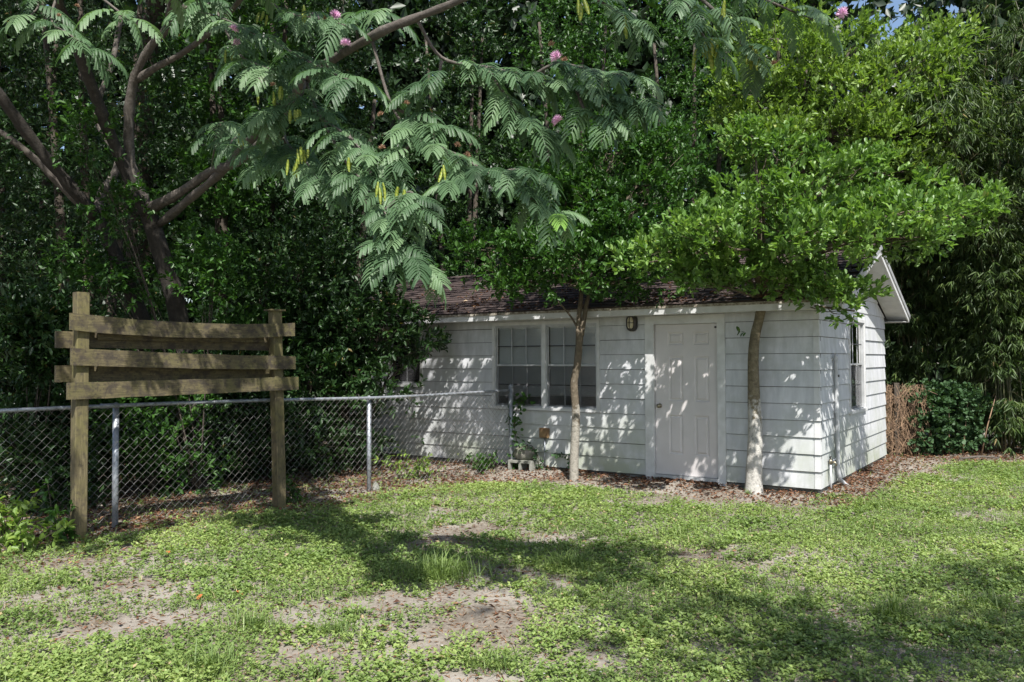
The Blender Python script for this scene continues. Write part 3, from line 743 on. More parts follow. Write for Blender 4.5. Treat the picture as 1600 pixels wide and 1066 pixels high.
# tree 1: in front of the double window
B1 = at(897, 754, 11.0); B1[2] = 0
t1 = empty('small_tree', tuple(B1)); tag(t1, 'small forked tree with mottled trunk in front of the double window', 'tree')
P1 = [at(x, y, 11.0)-B1 for x, y in ((897, 762), (897, 720), (900, 650), (897, 600), (902, 570), (905, 535), (906, 515))]; P1[0][2] = -.08
b = MB(); s1 = smooth_path(P1, 5); b.tube(s1, list(np.interp(np.linspace(0, 1, len(s1)), [0, .05, .4, .8, 1], [.080, .064, .054, .048, .054])), 12)
for pts, r in ((((904, 530), (905, 490), (908, 460), (905, 420)), .040), (((908, 525), (914, 490), (919, 465), (935, 420)), .038), (((902, 512), (892, 495), (872, 472), (845, 455)), .016)):
    q = smooth_path([at(x, y, 11.0+.03*i)-B1 for i, (x, y) in enumerate(pts)], 4); b.tube(q, list(np.linspace(r, r*.6, len(q))), 9)
b.build('trunk', M['bark_spot'], t1, True)
lob1 = px_lobes([(800, 420, 10.9, 45, 34, .5), (850, 380, 10.7, 50, 44, .6), (910, 410, 10.5, 55, 36, .6), (965, 380, 10.7, 55, 50, .6), (1000, 320, 11.0, 55, 55, .7),
                 (930, 320, 11.0, 55, 50, .7), (870, 300, 11.3, 45, 45, .6), (960, 240, 11.4, 60, 50, .7), (1040, 250, 11.4, 55, 50, .7), (770, 440, 11.1, 30, 22, .35), (960, 440, 10.5, 50, 22, .4), (820, 452, 10.7, 40, 16, .35), (890, 448, 10.5, 50, 18, .35), (1020, 440, 10.5, 36, 20, .35), (1010, 400, 10.4, 40, 30, .4), (740, 400, 11.2, 40, 40, .5)])
l1 = local(lob1, B1)
_, C1, i1 = tree_crown(t1, l1, 300, 10, .12, 8, .085, .16, M['shade_leaf'], T_OVAL, .45, .2, shell=.4)
limbs(t1, at(908, 440, 11.0)-B1, l1, C1, i1, .026, M['bark_spot'], .7)

# taller yellow-green tree behind the house
B3 = np.array([5.6, 15.6, 0.0])
t3 = empty('leafy_tree', tuple(B3)); tag(t3, 'tall yellow-green leafy tree rising behind the house gable', 'tree')
b = MB(); b.tube(smooth_path([(0, 0, -.1), (-.1, 0, 1.6), (-.2, -.2, 3.0), (-.3, -.4, 4.6)], 4), list(np.linspace(.16, .08, 13)), 9); b.build('trunk', M['bark'], t3, True)
lob3 = px_lobes([(1180, 150, 14.2, 60, 60, .9), (1260, 110, 14.0, 75, 60, .9), (1340, 150, 13.6, 75, 60, .9), (1410, 130, 13.8, 70, 60, .9), (1450, 75, 14.2, 50, 50, .8),
                 (1300, 210, 13.5, 80, 50, .8), (1400, 215, 13.6, 75, 45, .8), (1470, 200, 13.9, 45, 45, .7), (1210, 220, 13.9, 60, 45, .8), (1330, 75, 14.4, 50, 36, .7), (1215, 60, 14.6, 60, 45, .8), (1400, 270, 13.6, 60, 40, .7), (1480, 150, 14.0, 40, 50, .7)], .7)
l3 = local(lob3, B3)
_, C3, i3 = tree_crown(t3, l3, 300, 14, .15, 8, .105, .20, M['privet'], T_DIAMOND, .46, .3, shell=.5)
limbs(t3, (-.3, -.4, 4.4), l3, C3, i3, .05, M['bark'], .4)

# ------------------------------------------------------------------ evergreen thicket
def thicket_tree(x, y, H, rx, label, ncl, L, mat, zlo=.3, nl=18, lean=(0, 0), per=10, sig=.19, k=8, T=T_DIAMOND, ymax=None):
    t = empty('evergreen_tree', (x, y, 0)); tag(t, label, 'tree', 'evergreen trees of the thicket')
    lobes = []
    for i in range(nl):
        z = zlo+(H-zlo)*(i+.5)/nl; w = rx*(1-.45*abs(2*(z/H)-.9))
        a_ = i*2.4+rng.uniform(-.4, .4); q = w*rng.uniform(.25, .75)
        lobes.append(((math.cos(a_)*q+lean[0]*z/H, math.sin(a_)*q*.9+lean[1]*z/H, z), (w*.55, w*.55, (H-zlo)/nl*1.5+.12)))
    b = MB(); n = 3 if rx > 1.2 else 2
    for j in range(n):
        an = j*2.1+x; bx_ = math.cos(an)*.12; pts = [(bx_, math.sin(an)*.12, -.1), (bx_*3, .1*j, H*.25), (bx_*5+lean[0]*.4, .1, H*.55), (bx_*7+lean[0]*.8, 0, H*.85)]
        q = smooth_path(pts, 4); b.tube(q, list(np.linspace(.10, .03, len(q))), 7)
    b.build('trunk', M['bark'], t, True)
    tree_crown(t, lobes, ncl, per, sig, k, L, .22, mat, T, .42, .08, shell=.4, droop=.05, nup=.45)
    return t
TH = [(-7.6, 9.6, 7.6, 1.5, 'dark evergreen filling the left edge behind the fence', 520, .085),
      (-5.9, 11.2, 8.4, 1.5, 'dark evergreen behind the leaning mimosa stems', 520, .085),
      (-4.3, 12.6, 9.0, 1.5, 'dark evergreen rising behind the mimosa fork', 520, .09),
      (-2.75, 12.3, 6.6, 1.10, 'dark evergreen hiding the far left end of the house', 520, .085),
      (-4.0, 15.2, 10.0, 1.8, 'tall evergreen directly left of the house behind the nearer shrubs', 460, .11),
      (-1.2, 19.2, 11.0, 2.0, 'tall evergreen behind the left end of the roof', 460, .12),
      (1.4, 17.4, 10.5, 1.7, 'tall evergreen behind the middle of the roof', 460, .12),
      (3.6, 16.0, 9.3, 1.5, 'tall evergreen behind the roof, next to the yellow-green tree', 460, .11),
      (-8.2, 13.2, 9.5, 1.7, 'far evergreen at the top left corner behind others', 400, .11)]
for ti, (x, y, H, rx, lb, nc, L) in enumerate(TH): thicket_tree(x, y, H, rx, lb, int(nc*.8), L*(1, .8, 1.2, 1, .75, 1, .85, .7, 1.1)[ti], M['shade_leaf' if ti in (2, 6, 7) else 'laurel'])
# bough reaching over the house wall, belongs to a tree at the left end
bg_t = empty('laurel_bush', (-2.2, 12.4, 0)); tag(bg_t, 'glossy laurel bush overhanging the fence and the small window', 'bush')
lobb = px_lobes([(540, 520, 12.0, 55, 40, .4), (600, 500, 12.1, 50, 40, .4), (640, 530, 12.2, 40, 30, .3), (560, 590, 11.8, 50, 32, .35), (520, 640, 11.6, 45, 40, .4), (670, 545, 12.4, 24, 16, .2), (480, 600, 11.4, 40, 50, .4),
                 (600, 620, 11.7, 30, 16, .25), (560, 680, 11.7, 40, 30, .35), (500, 700, 11.3, 45, 35, .35)])
lb_ = local(lobb, (-2.2, 12.4, 0))
_, Cb, ib = tree_crown(bg_t, lb_, 170, 5, .10, 8, .105, .18, M['laurel'], T_OVAL, .40, .1, droop=.15, shell=.3)
limbs(bg_t, (0, 0, .6), lb_, Cb, ib, .022, M['bark'], .6)
b = MB(); b.tube([(0, 0, -.05), (.02, .01, .3), (0, 0, .62)], [.05, .04, .03], 7); b.build('stem', M['bark'], bg_t, True)
# understory bushes behind the fence
for (px, py, Y, rx, ry, lb) in ((40, 560, 8.8, 60, 80, 'leafy bush behind the fence at the left edge'), (230, 640, 9.9, 80, 60, 'low bush behind the fence below the wooden panel'),
                                (360, 640, 11.0, 75, 60, 'low bush behind the fence beside the right panel post'), (480, 560, 12.4, 50, 70, 'upright bush behind the fence right of the panel'), (90, 690, 9.4, 70, 50, 'low bush behind the fence left of the panel'), (300, 700, 10.6, 70, 40, 'low bush in the middle of the fence bay below the panel'), (420, 690, 11.2, 60, 45, 'bush showing through the mesh right of the panel post')):
    c = at(px, py, Y); o = (c[0], c[1], 0); t = empty('understory_bush', o); tag(t, lb, 'bush', 'bushes behind the fence')
    k = Y/FPX; lb2 = [((rng.uniform(-.5, .5)*rx*k, rng.uniform(0, .5), max(.15, c[2]+rng.uniform(-1, 1)*ry*k)), (rx*k*.6, .4, ry*k*.55)) for _ in range(6)]
    lb2 += [((rng.uniform(-.7, .7)*rx*k, rng.uniform(-.1, .4), .25+.3*q), (rx*k*.6, .35, .25)) for q in range(3)]
    _, Cc, ic = tree_crown(t, lb2, 200, 7, .13, 8, .085, .2, M['laurel'] if px != 230 else M['shade_leaf'], T_OVAL, .42, .1, shell=.3, name='foliage')
    limbs(t, (0, .2, .05), lb2, Cc, ic, .009, M['bark'], .15, 'stems')
# woodland behind everything, one mass
rows = []
for i in range(64):
    x = -19+38*(i+.5)/64+rng.uniform(-.4, .4); y = 23+rng.uniform(-1.2, 2.5)
    H = 13+rng.uniform(-1, 2)
    gap = abs(x/y-.452) < .055
    if gap: H = 9.6
    for z in np.arange(.6, H, 1.5): rows.append(((x, y+rng.uniform(-.5, .5), z), (1.0, .9, 1.1)))
C, U, _ = clusters(rows, 9000, .05); P, D = twigs_from(C, U, 4, .7)
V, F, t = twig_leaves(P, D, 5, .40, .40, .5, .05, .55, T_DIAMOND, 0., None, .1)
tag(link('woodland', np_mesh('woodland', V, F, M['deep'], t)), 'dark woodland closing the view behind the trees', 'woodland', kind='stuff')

# ------------------------------------------------------------------ bamboo at the right
def bamboo(x, y, H, label, nc, lean):
    t = empty('bamboo_clump', (x, y, 0)); tag(t, label, 'bamboo', 'bamboo along the right side')
    cu = MB(); Pp, Dp = [], []
    for i in range(nc):
        a_ = rng.uniform(0, 6.28); q = rng.uniform(.05, .5); bx_, by_ = math.cos(a_)*q, math.sin(a_)*q
        h = H*rng.uniform(.75, 1.05); lx, ly = lean[0]+rng.normal()*.7, lean[1]+rng.normal()*.6
        pts = [np.array([bx_+lx*s**2.2, by_+ly*s**2.2, h*(s-.10*s**3)]) for s in np.linspace(0, 1, 9)]; pts[0][2] = -.1
        cu.tube(pts, list(np.linspace(.014, .004, 9)), 6)
        for s in np.linspace(.06, 1, 34):                         # side twigs at the nodes
            p = np.array([np.interp(s, np.linspace(0, 1, 9), [q_[j] for q_ in pts]) for j in range(3)])
            for _ in range(3):
                an = rng.uniform(0, 6.28); l = rng.uniform(.25, .8)
                d = np.array([math.cos(an), math.sin(an), rng.uniform(-.35, .35)]); e = p+d*l+np.array([0, 0, -.15*l])
                if rng.random() < .25: cu.tube([p, p+d*l*.5+np.array([0, 0, .04]), e], [.004, .003, .002], 3, False)
                for f_ in (.4, .6, .8, 1.0): Pp.append(p*(1-f_)+e*f_+rng.normal(size=3)*.05); Dp.append(d+np.array([0, 0, -.5]))
    cu.build('culms', M['culm'], t, True)
    Pp = np.array(Pp); Dp = np.array(Dp)
    cl = vnoise(Pp[:, 0]+x*3, Pp[:, 2]*1.0+y, .55, 71)+.5*vnoise(Pp[:, 0]+x, Pp[:, 2], .2, 72); kp = cl > .58; Pp, Dp = Pp[kp], Dp[kp]
    V, F, tt = twig_leaves(Pp, Dp, 8, .165, .05, .45, -.1, .14, T_LANCE, .35, rng.beta(2, 2, len(Pp)))
    link('foliage', np_mesh('foliage', V, F, M['bamboo'], tt), t)
for (x, y, H, lb, nc, ln) in ((8.6, 14.3, 7.8, 'bamboo clump nearest the right edge of the lawn', 15, (-.9, -.9)), (7.6, 15.4, 7.4, 'bamboo clump just right of the house gable', 14, (-.7, -.8)),
                              (10.0, 13.6, 8.2, 'bamboo clump cut off by the right edge', 14, (-1.0, -.6)), (9.6, 16.2, 9.0, 'tall bamboo clump at the back of the right side', 14, (-.6, -.8)),
                              (6.9, 17.0, 7.0, 'bamboo clump far behind the house gable', 10, (-.3, -.5))):
    bamboo(x, y, H, lb, nc, ln)
# ivy mound and dry vines at the house end
iv = empty('ivy_mound', (*at(1465, 708, 14.0)[:2], 0)); tag(iv, 'dense green ivy mound beside the dry brown vines', 'ivy')
o = np.array(iv.location); li_ = local(px_lobes([(1450, 640, 14.0, 32, 30, .35), (1485, 635, 14.0, 35, 28, .35), (1445, 680, 13.9, 30, 28, .3), (1490, 680, 13.9, 36, 26, .3), (1525, 660, 14.1, 30, 36, .3), (1468, 620, 14.1, 30, 18, .3)]), o)
tree_crown(iv, li_, 240, 6, .08, 7, .062, .1, M['ivy'], T_ROUND, .9, 0, name='foliage', shell=.6)
b = MB()
for i in range(10): q = rng.normal(size=2)*.25; b.tube([(q[0], q[1], -.02), (q[0]*1.2, q[1], .5), (q[0]*1.5, q[1]+.05, 1.0)], [.015, .011, .006], 5)
b.build('stems', M['deadvine'], iv, True)
dv = empty('dry_vine_fence', (*at(1402, 708, 13.9)[:2], 0)); tag(dv, 'wooden fence stub smothered in dry brown vines behind the house corner', 'fence')
b = MB(); b.box(-.06, .03, -.05, .05, -.1, 1.22); b.build('post', M['bark'], dv)
b = MB(); b.box(-.45, .45, .06, .085, .85, .98); b.box(-.45, .45, .06, .085, .3, .43); b.build('rails', M['bark'], dv)
b = MB()
for i in range(1000):
    x = rng.uniform(-.42, .42); y = rng.uniform(-.16, .12); z = rng.uniform(0, 1.12); d = np.array([rng.normal()*.16, rng.normal()*.05, -abs(rng.normal())*.22-.08])
    p = np.array([x, y, z+.1]); b.tube([p, p+d*.5+rng.normal(size=3)*.03, np.maximum(p+d, [-9, -9, 0])], .0032, 3, False)
tag(b.build('dry_vines', M['deadvine'], dv), kind='stuff')

# ivy round the end post and along the wall
def vine(name, label, pts, n, L, mat, spread, stem_r=.006):
    pts = [np.array(p, float) for p in pts]; o = pts[0].copy(); o[2] = 0; t = empty(name, tuple(o)); tag(t, label, 'vine')
    path = smooth_path([p-o for p in pts], 6); b = MB(); b.tube(path, stem_r, 5); b.build('stem', M['bark'], t, True)
    path = np.array(path); i = rng.integers(0, len(path), n); P = path[i]+rng.normal(size=(n, 3))*spread
    V, F, tt = twig_leaves(P, rnd_dirs(n)*.6+np.array([-.2, -.5, 0]), 1, L, .03, .5, .0, .85, T_ROUND, .2); link('leaves', np_mesh('leaves', V, F, mat, tt), t)
fe = np.array([FB[0], FB[1], 0])
vine('climbing_vine', 'leafy vine climbing the end post of the fence', [fe+np.array([.06, -.03, -.02]), fe+np.array([.08, -.02, .4]), fe+np.array([.05, -.03, .75]), fe+np.array([.12, -.02, 1.0]), fe+np.array([.22, .0, 1.05])], 130, .065, M['shade_leaf'], .055)
w0 = lambda x, z: np.array(hl_world(x, -.035, z))
vine('creeping_vine', 'thin dark vine creeping along the siding foot by the conduit', [w0(-4.02, -.01), w0(-3.95, .10), w0(-3.75, .07), w0(-3.55, .05), w0(-3.45, .16), w0(-3.5, .26), w0(-3.7, .28)], 60, .055, M['ivy'], .022, .004)
vine('block_vine', 'dark vine draped over the round stone on the block', [np.array([bp.x+.2, bp.y-.02, -.01]), np.array([bp.x+.23, bp.y-.06, .2]), np.array([bp.x+.12, bp.y-.08, .40]), np.array([bp.x-.06, bp.y-.08, .36])], 60, .06, M['ivy'], .035, .005)
# sapling and weeds at left
def weed(name, label, px, py, Y, h, n, L, mat, spread, cat='plant', stem=True):
    c = at(px, py, Y); t = empty(name, (c[0], c[1], float(gz(c[0], c[1])))); tag(t, label, cat)
    b = MB(); tips = []
    for i in range(max(1, n//14)):
        e = np.array([rng.normal()*spread, rng.normal()*spread*.7, h*rng.uniform(.6, 1.05)]); q = smooth_path([(e[0]*.2, e[1]*.2, -.02), (e[0]*.5, e[1]*.5, e[2]*.55), e], 4)
        b.tube(q, list(np.linspace(.007, .003, len(q))), 5); tips += q[2:]
    b.build('stems', M['bark'] if stem else M['culm'], t, True)
    tips = np.array(tips); P = tips[rng.integers(0, len(tips), n)]+rng.normal(size=(n, 3))*.03
    V, F, tt = twig_leaves(P, rnd_dirs(n)+np.array([0, 0, .3]), 2, L, .03, .4, .1, .48, T_OVAL, .1, np.full(n, .8)); link('leaves', np_mesh('leaves', V, F, mat, tt), t)
weed('sapling', 'thin bare-stemmed sapling with few leaves left of the panel post', 86, 822, 7.55, .62, 16, .085, M['shade_leaf'], .06)
weed('leafy_weed', 'bright green leafy weed at the left edge below the fence', 14, 800, 7.3, .42, 120, .085, M['privet'], .16)
weed('leafy_weed', 'bright green low weed in front of the sapling at left', 38, 850, 7.1, .22, 70, .085, M['privet'], .16)
weed('leafy_weed', 'green weed at the foot of the left panel post', 100, 832, 7.45, .30, 60, .075, M['shade_leaf'], .12)
weed('leafy_weed', 'green weeds growing against the mesh below the house wall', 640, 735, 11.3, .34, 120, .075, M['privet'], .28)
weed('leafy_weed', 'green weeds along the wall foot left of the concrete block', 755, 735, 11.9, .26, 120, .075, M['shade_leaf'], .28)
weed('leafy_weed', 'weed at the foot of the right panel post', 470, 775, 9.5, .24, 60, .07, M['shade_leaf'], .12)

# ------------------------------------------------------------------ mimosa
BM = np.array([-3.98, 10.4, 0.0])
mim = empty('mimosa_tree', tuple(BM)); tag(mim, 'mimosa tree with feathery blue-green leaves, pods and pink flowers over the lawn', 'tree')
def near(px, py, Y):
    """outer boughs reach forward over the lawn"""
    f = 1-.26*min(max((px-300)/280, 0), 1); return px, py, Y*f if Y < 9 else Y
def limb(rows, r0, r1, name='limb', mat='bark_mimosa', n=10, seg=5):
    pts = smooth_path([at(*near(*r))-BM for r in rows], seg); b = MB(); k = len(pts)
    tp = np.linspace(0, 1, k)**.62 if k > 40 else np.linspace(0, 1, k); rad = (r0+(r1-r0)*tp)*(1+.09*np.sin(np.arange(k)*1.7+r0*90)+.05*np.sin(np.arange(k)*.63)); b.tube(pts, list(rad), n); b.v = [tuple(np.array(v)+rng.normal(size=3)*.035*rad[min(i//n, k-1)]) for i, v in enumerate(b.v)]; b.build(name, M[mat], mim, True); return [p+BM for p in pts]
base = [at(296, 640, 10.4), at(290, 540, 10.35)]
pts = smooth_path([np.array([0, 0, -.15]), at(292, 600, 10.4)-BM, at(276, 480, 10.25)-BM, at(250, 390, 10.05)-BM, at(228, 322, 9.9)-BM], 6)
b = MB(); b.tube(pts, list(np.linspace(.135, .100, len(pts))), 14); b.build('trunk', M['bark_mshade'], mim, True)
pts = smooth_path([np.array([-.25, .15, -.15]), at(255, 590, 10.6)-BM, at(215, 480, 10.5)-BM, at(180, 400, 10.3)-BM, at(150, 335, 10.1)-BM], 6)
b = MB(); b.tube(pts, list(np.linspace(.11, .080, len(pts))), 12); b.build('trunk', M['bark_mshade'], mim, True)
limb([(232, 335, 9.9), (205, 285, 9.8), (170, 205, 9.5), (128, 95, 9.0), (95, 10, 8.6), (70, -90, 8.2)], .090, .040, mat='bark_mshade')
limb([(226, 318, 9.88), (206, 265, 9.8), (201, 200, 9.7), (208, 130, 9.5), (232, 78, 9.3), (262, 40, 9.1), (300, -60, 8.6)], .070, .035)
limb([(214, 125, 9.5), (245, 105, 9.3), (290, 80, 9.1), (350, 30, 8.7), (420, -60, 8.2)], .045, .02)
lr = limb([(236, 325, 9.9), (275, 305, 9.6), (330, 268, 9.2), (368, 255, 8.9), (425, 205, 8.3), (478, 125, 7.7), (580, 58, 7.1), (650, 28, 6.8), (715, 2, 6.5), (800, -40, 6.1), (930, -70, 5.9), (1060, -40, 5.9)], .070, .012)
limb([(250, 350, 9.95), (300, 308, 9.5), (345, 270, 9.0), (395, 215, 8.6), (415, 195, 8.3)], .052, .040)
limb([(150, 340, 10.1), (105, 285, 9.7), (55, 225, 9.4), (0, 150, 9.0), (-70, 60, 8.6)], .076, .055, mat='bark_mshade')
limb([(130, 325, 10.0), (90, 285, 9.8), (45, 240, 9.6), (-10, 200, 9.4), (-90, 150, 9.1)], .046, .032)
limb([(150, 338, 10.1), (160, 300, 10.2), (185, 250, 10.3), (150, 180, 10.4), (175, 100, 10.5), (190, 20, 10.6)], .06, .03)

lt_ = px_lobes([(175, 450, 9.9, 34, 34, .3), (335, 450, 9.9, 30, 40, .3), (130, 420, 9.8, 30, 45, .3), (330, 400, 10.0, 40, 30, .3), (125, 200, 9.3, 22, 60, .2), (185, 320, 9.6, 22, 40, .2), (240, 470, 9.8, 24, 14, .15)])
cv = empty('climbing_vine', tuple(BM+np.array([.1, -.3, 0]))); tag(cv, 'dark leafy creeper tangled over the mimosa stems', 'vine')
lv_ = local(lt_, BM+np.array([.1, -.3, 0])); _, Cv, iv_ = tree_crown(cv, lv_, 90, 6, .12, 8, .075, .16, M['shade_leaf'], T_OVAL, .45, .0, name='leaves', shell=.1, droop=.15)
limbs(cv, (0, 0, .0), lv_, Cv, iv_, .010, M['bark'], .5, 'stems')
# feathery leaf templates: rachis with paired pinnae, each a double row of leaflets
def frond_mesh(seed, full=True):
    g = np.random.default_rng(seed); Vs, Fs = [], []; o = 0; Lr = .30*g.uniform(.88, 1.1); npair = 10; dz_ = g.uniform(.05, .19)
    def add(v, f):
        nonlocal o
        Vs.append(v); Fs.append(f+o); o += len(v)
    def rp(t): return np.array([Lr*t, 0, .03*math.sin(t*2.4)-dz_*t*t])
    def rt(t): e = 1e-3; return nrm(rp(t+e)-rp(t))
    up = np.array([0, 0, 1.0])
    for i in range(12):                                              # rachis
        a, c = rp(i/12), rp((i+1)/12); w = .0022
        add(np.array([a+[0, -w, 0], c+[0, -w, 0], c+[0, w, 0], a+[0, w, 0]]), np.array([(0, 1, 2, 3)]))
    tips = [(1-.04, 24, 1), (1-.04, -24, 1)]
    prs = [(.16+.80*i/(npair-1), None, None) for i in range(npair)]
    for i in range(npair):
        t = prs[i][0]; u = i/(npair-1)
        for sg in (-1, 1):
            ang = math.radians(68-34*u+g.uniform(-5, 5)); ln = (.078+.045*math.sin(math.pi*min(1, .25+.62*u)))*g.uniform(.9, 1.08)
            T_ = rt(t); d0 = T_*math.cos(ang)+np.array([0, 1.0, 0])*sg*math.sin(ang); nl = 9 if full else 1
            dr = g.uniform(.30, .60)
            P_ = lambda s: rp(t)+d0*ln*s+np.array([0, 0, .012*math.sin(s*2)-dr*ln*s*s])
            for k in range(nl):
                s0, s1 = (.06+.94*k/nl, .06+.94*(k+.93)/nl) if full else (.05, 1)
                a, c = P_(s0), P_(s1); ax_ = nrm(c-a); sd_ = nrm(np.cross(up, ax_)); hw = .0128*(1-.35*(k/nl)**3)*(.75 if k == 0 else 1) if full else .012
                fw_ = ax_*hw*.45; dn = np.array([0, 0, -.0035])
                for s2 in (-1, 1):
                    add(np.array([a, c, c+sd_*s2*hw+fw_+dn, a+sd_*s2*hw+fw_+dn]), np.array([(0, 1, 2, 3) if s2 > 0 else (3, 2, 1, 0)]))
    return np.concatenate(Vs), np.concatenate(Fs)
fr = [frond_mesh(s) for s in range(7)]; fr_lo = frond_mesh(9, False)
fr_me = [[np_mesh('leaf', V, F, M['mimosa'], np.full(len(V), ti)) for ti in (.05, .30, .55, .88)] for V, F in fr]
fr_pale = np_mesh('leaf', fr[0][0], fr[0][1], M['mimosa'], np.full(len(fr[0][0]), 1.0))

sprays = []   # (polyline of (px,py,Y), frond count, twig radius)
def spray(rows, n, r=.012): sprays.append((rows, n, r))
# left top
spray([(95, -20, 7.2), (80, 30, 6.6), (110, 55, 6.3), (140, 75, 6.2)], 9)
spray([(20, -30, 7.0), (60, 5, 6.6), (30, 40, 6.4)], 5)
spray([(150, -10, 7.0), (200, 30, 6.6), (180, 20, 6.4)], 5)
spray([(270, 40, 8.6), (300, 20, 7.6), (350, 30, 7.0), (400, 55, 6.6)], 12)
spray([(300, -30, 7.6), (330, 0, 7.0), (300, 15, 6.6)], 8)
spray([(340, 20, 7.4), (370, 80, 6.9), (400, 100, 6.6), (430, 110, 6.5)], 12)
spray([(420, 60, 7.4), (470, 90, 6.9), (510, 110, 6.6), (545, 125, 6.4)], 13)
spray([(400, -10, 7.3), (450, 20, 6.9), (500, 30, 6.6), (540, 40, 6.5)], 12)
spray([(478, 125, 7.7), (470, 150, 7.0), (440, 170, 6.6), (405, 190, 6.4)], 12)
spray([(478, 125, 7.7), (500, 180, 7.0), (540, 210, 6.7), (580, 250, 6.5)], 14)
spray([(440, 190, 8.2), (450, 225, 7.2), (480, 255, 6.7), (500, 285, 6.5)], 14)
spray([(430, 200, 8.2), (415, 240, 7.2), (430, 265, 6.7)], 8)
spray([(500, 180, 7.0), (545, 260, 6.6), (575, 285, 6.4)], 8)
spray([(375, 240, 8.8), (370, 215, 7.8), (355, 230, 7.4)], 4)
# drooping spray to the lower middle
spray([(545, 210, 6.7), (590, 290, 6.4), (600, 330, 6.2), (615, 360, 6.1), (640, 400, 6.0), (670, 425, 6.0)], 22)
spray([(600, 330, 6.2), (640, 300, 6.1), (655, 330, 6.0)], 6)
spray([(615, 360, 6.1), (600, 385, 6.05), (610, 410, 6.0)], 6)
# middle spray
spray([(580, 58, 7.1), (610, 160, 7.0), (650, 215, 6.7), (710, 240, 6.5), (770, 275, 6.3), (830, 310, 6.1), (880, 340, 6.0)], 30)
spray([(650, 215, 6.7), (620, 250, 6.6), (600, 270, 6.5)], 8)
spray([(700, 238, 6.5), (720, 270, 6.4), (700, 290, 6.3)], 7)
spray([(620, 170, 7.0), (660, 190, 6.9), (690, 200, 6.8)], 7)
spray([(770, 275, 6.3), (810, 265, 6.2), (850, 285, 6.1)], 7)
# upper middle
spray([(650, 28, 6.8), (690, 90, 6.9), (760, 105, 6.8), (830, 120, 6.6), (900, 140, 6.4), (960, 155, 6.3), (1010, 160, 6.2)], 34)
spray([(760, 105, 6.8), (790, 150, 6.7), (820, 190, 6.6), (860, 210, 6.5)], 15)
spray([(690, 95, 6.9), (680, 130, 6.9), (640, 150, 6.9)], 8)
spray([(830, 120, 6.6), (870, 100, 6.5), (930, 110, 6.4), (990, 120, 6.3)], 12)
spray([(900, 140, 6.4), (920, 180, 6.3), (960, 190, 6.2)], 8)
# top right
spray([(860, -60, 6.0), (920, -10, 5.9), (960, 15, 5.8), (990, 35, 5.8)], 10)
spray([(1000, -60, 5.9), (1060, -10, 5.8), (1090, 40, 5.7), (1110, 75, 5.6)], 12)
spray([(1060, -30, 5.9), (1120, 20, 5.8), (1160, 70, 5.7), (1190, 95, 5.7)], 11)
spray([(1060, -40, 5.9), (1150, -20, 5.8), (1220, 10, 5.8), (1270, 30, 5.8)], 9)
# shaded ones further in
spray([(330, 268, 9.2), (340, 200, 8.6), (350, 190, 8.2)], 6)
spray([(560, 70, 7.3), (560, 30, 7.4), (600, 20, 7.4)], 8)
tw = MB(); spots = []
for rows, n, r in sprays:
    pts = np.array(smooth_path([at(*near(*q)) for q in rows], 6)); k = len(pts)
    tw.tube([p-BM for p in pts], list(np.linspace(r, r*.35, k)), 5)
    n = int(n*1.25)
    for i in range(n):
        s = .22+.80*(i+.5)/n if i < n-1 else 1.0
        s = min(s, 1.0)
        j = min(int(s*(k-1)), k-2); f_ = s*(k-1)-j; p = pts[j]*(1-f_)+pts[j+1]*f_
        tdir = nrm(pts[j+1]-pts[j]); spots.append((p, tdir, i, min(1., p[1]/6.2)))
tw.build('twigs', M['bark_mimosa'], mim, True)
# fronds hang from the twigs: out from the twig, towards the light (camera side), tip drooping
def frond_matrix(p, tdir, i, size=1.):
    side = np.cross(tdir, [0, 0, 1.0]); side = nrm(side)*(1 if i % 2 else -1)
    d = nrm(tdir*rng.uniform(.1, .9)+side*rng.uniform(.3, 1.0)+np.array([rng.normal()*.3, -.35+rng.normal()*.25, 0])); d[2] = rng.uniform(-.55, .05); d = nrm(d)
    u = np.array([0, 0, 1.0])+np.array([.05, -.35, 0])+rnd_dirs(1)[0]*.22; u = nrm(u-d*(u@d)); s = np.cross(u, d)
    sc = rng.uniform(.62, 1.02)*size
    return Matrix([[d[0]*sc, s[0]*sc, u[0]*sc, p[0]], [d[1]*sc, s[1]*sc, u[1]*sc, p[1]], [d[2]*sc, s[2]*sc, u[2]*sc, p[2]], [0, 0, 0, 1]])
random.shuffle(spots)
def put(me, name, mx):
    o = bpy.data.objects.new(name, me); col.objects.link(o); o.parent = mim; o.matrix_local = Matrix.Translation(Vector(-BM)) @ mx; return o
extra = []
for q, (p, td, i, fs) in enumerate(spots):
    if q < 300: put(fr_me[rng.integers(7)][rng.integers(4)], 'leaf', frond_matrix(p, td, i, fs))
    else: extra.append(frond_matrix(p, td, i, fs))
put(fr_pale, 'leaf', frond_matrix(at(868, 335, 4.35), nrm(np.array([.3, -.2, -.5])), 1, .75))
# crown beyond the top of the frame: spreading umbrella of the same leaves
hi = []
for _ in range(1000):
    px, py, Yd = rng.uniform(-300, 480), 0, rng.uniform(4.4, 9.0)
    z = EYE+ (590/FPX)*Yd + rng.uniform(.05, 1.3); x = (px-800)/FPX*Yd
    if vnoise(np.array([x]), np.array([Yd]), 1.0, 21)[0] < .36: continue
    hi.append(frond_matrix(np.array([x, Yd, z]), nrm(np.array([rng.normal(), rng.normal(), 0])), rng.integers(2)))
parts = []
for mxs, (V0, F0) in ((extra, fr[1]), (hi, fr_lo)):
    for mx in mxs:
        A = np.array(mx); parts.append((V0@A[:3, :3].T+A[:3, 3]-BM, F0, np.full(len(V0), rng.uniform(.1, .85))))
V, F, t = join_np(parts)
tag(link('leaves', np_mesh('leaves', V, F, M['mimosa'], t), mim), kind='stuff')
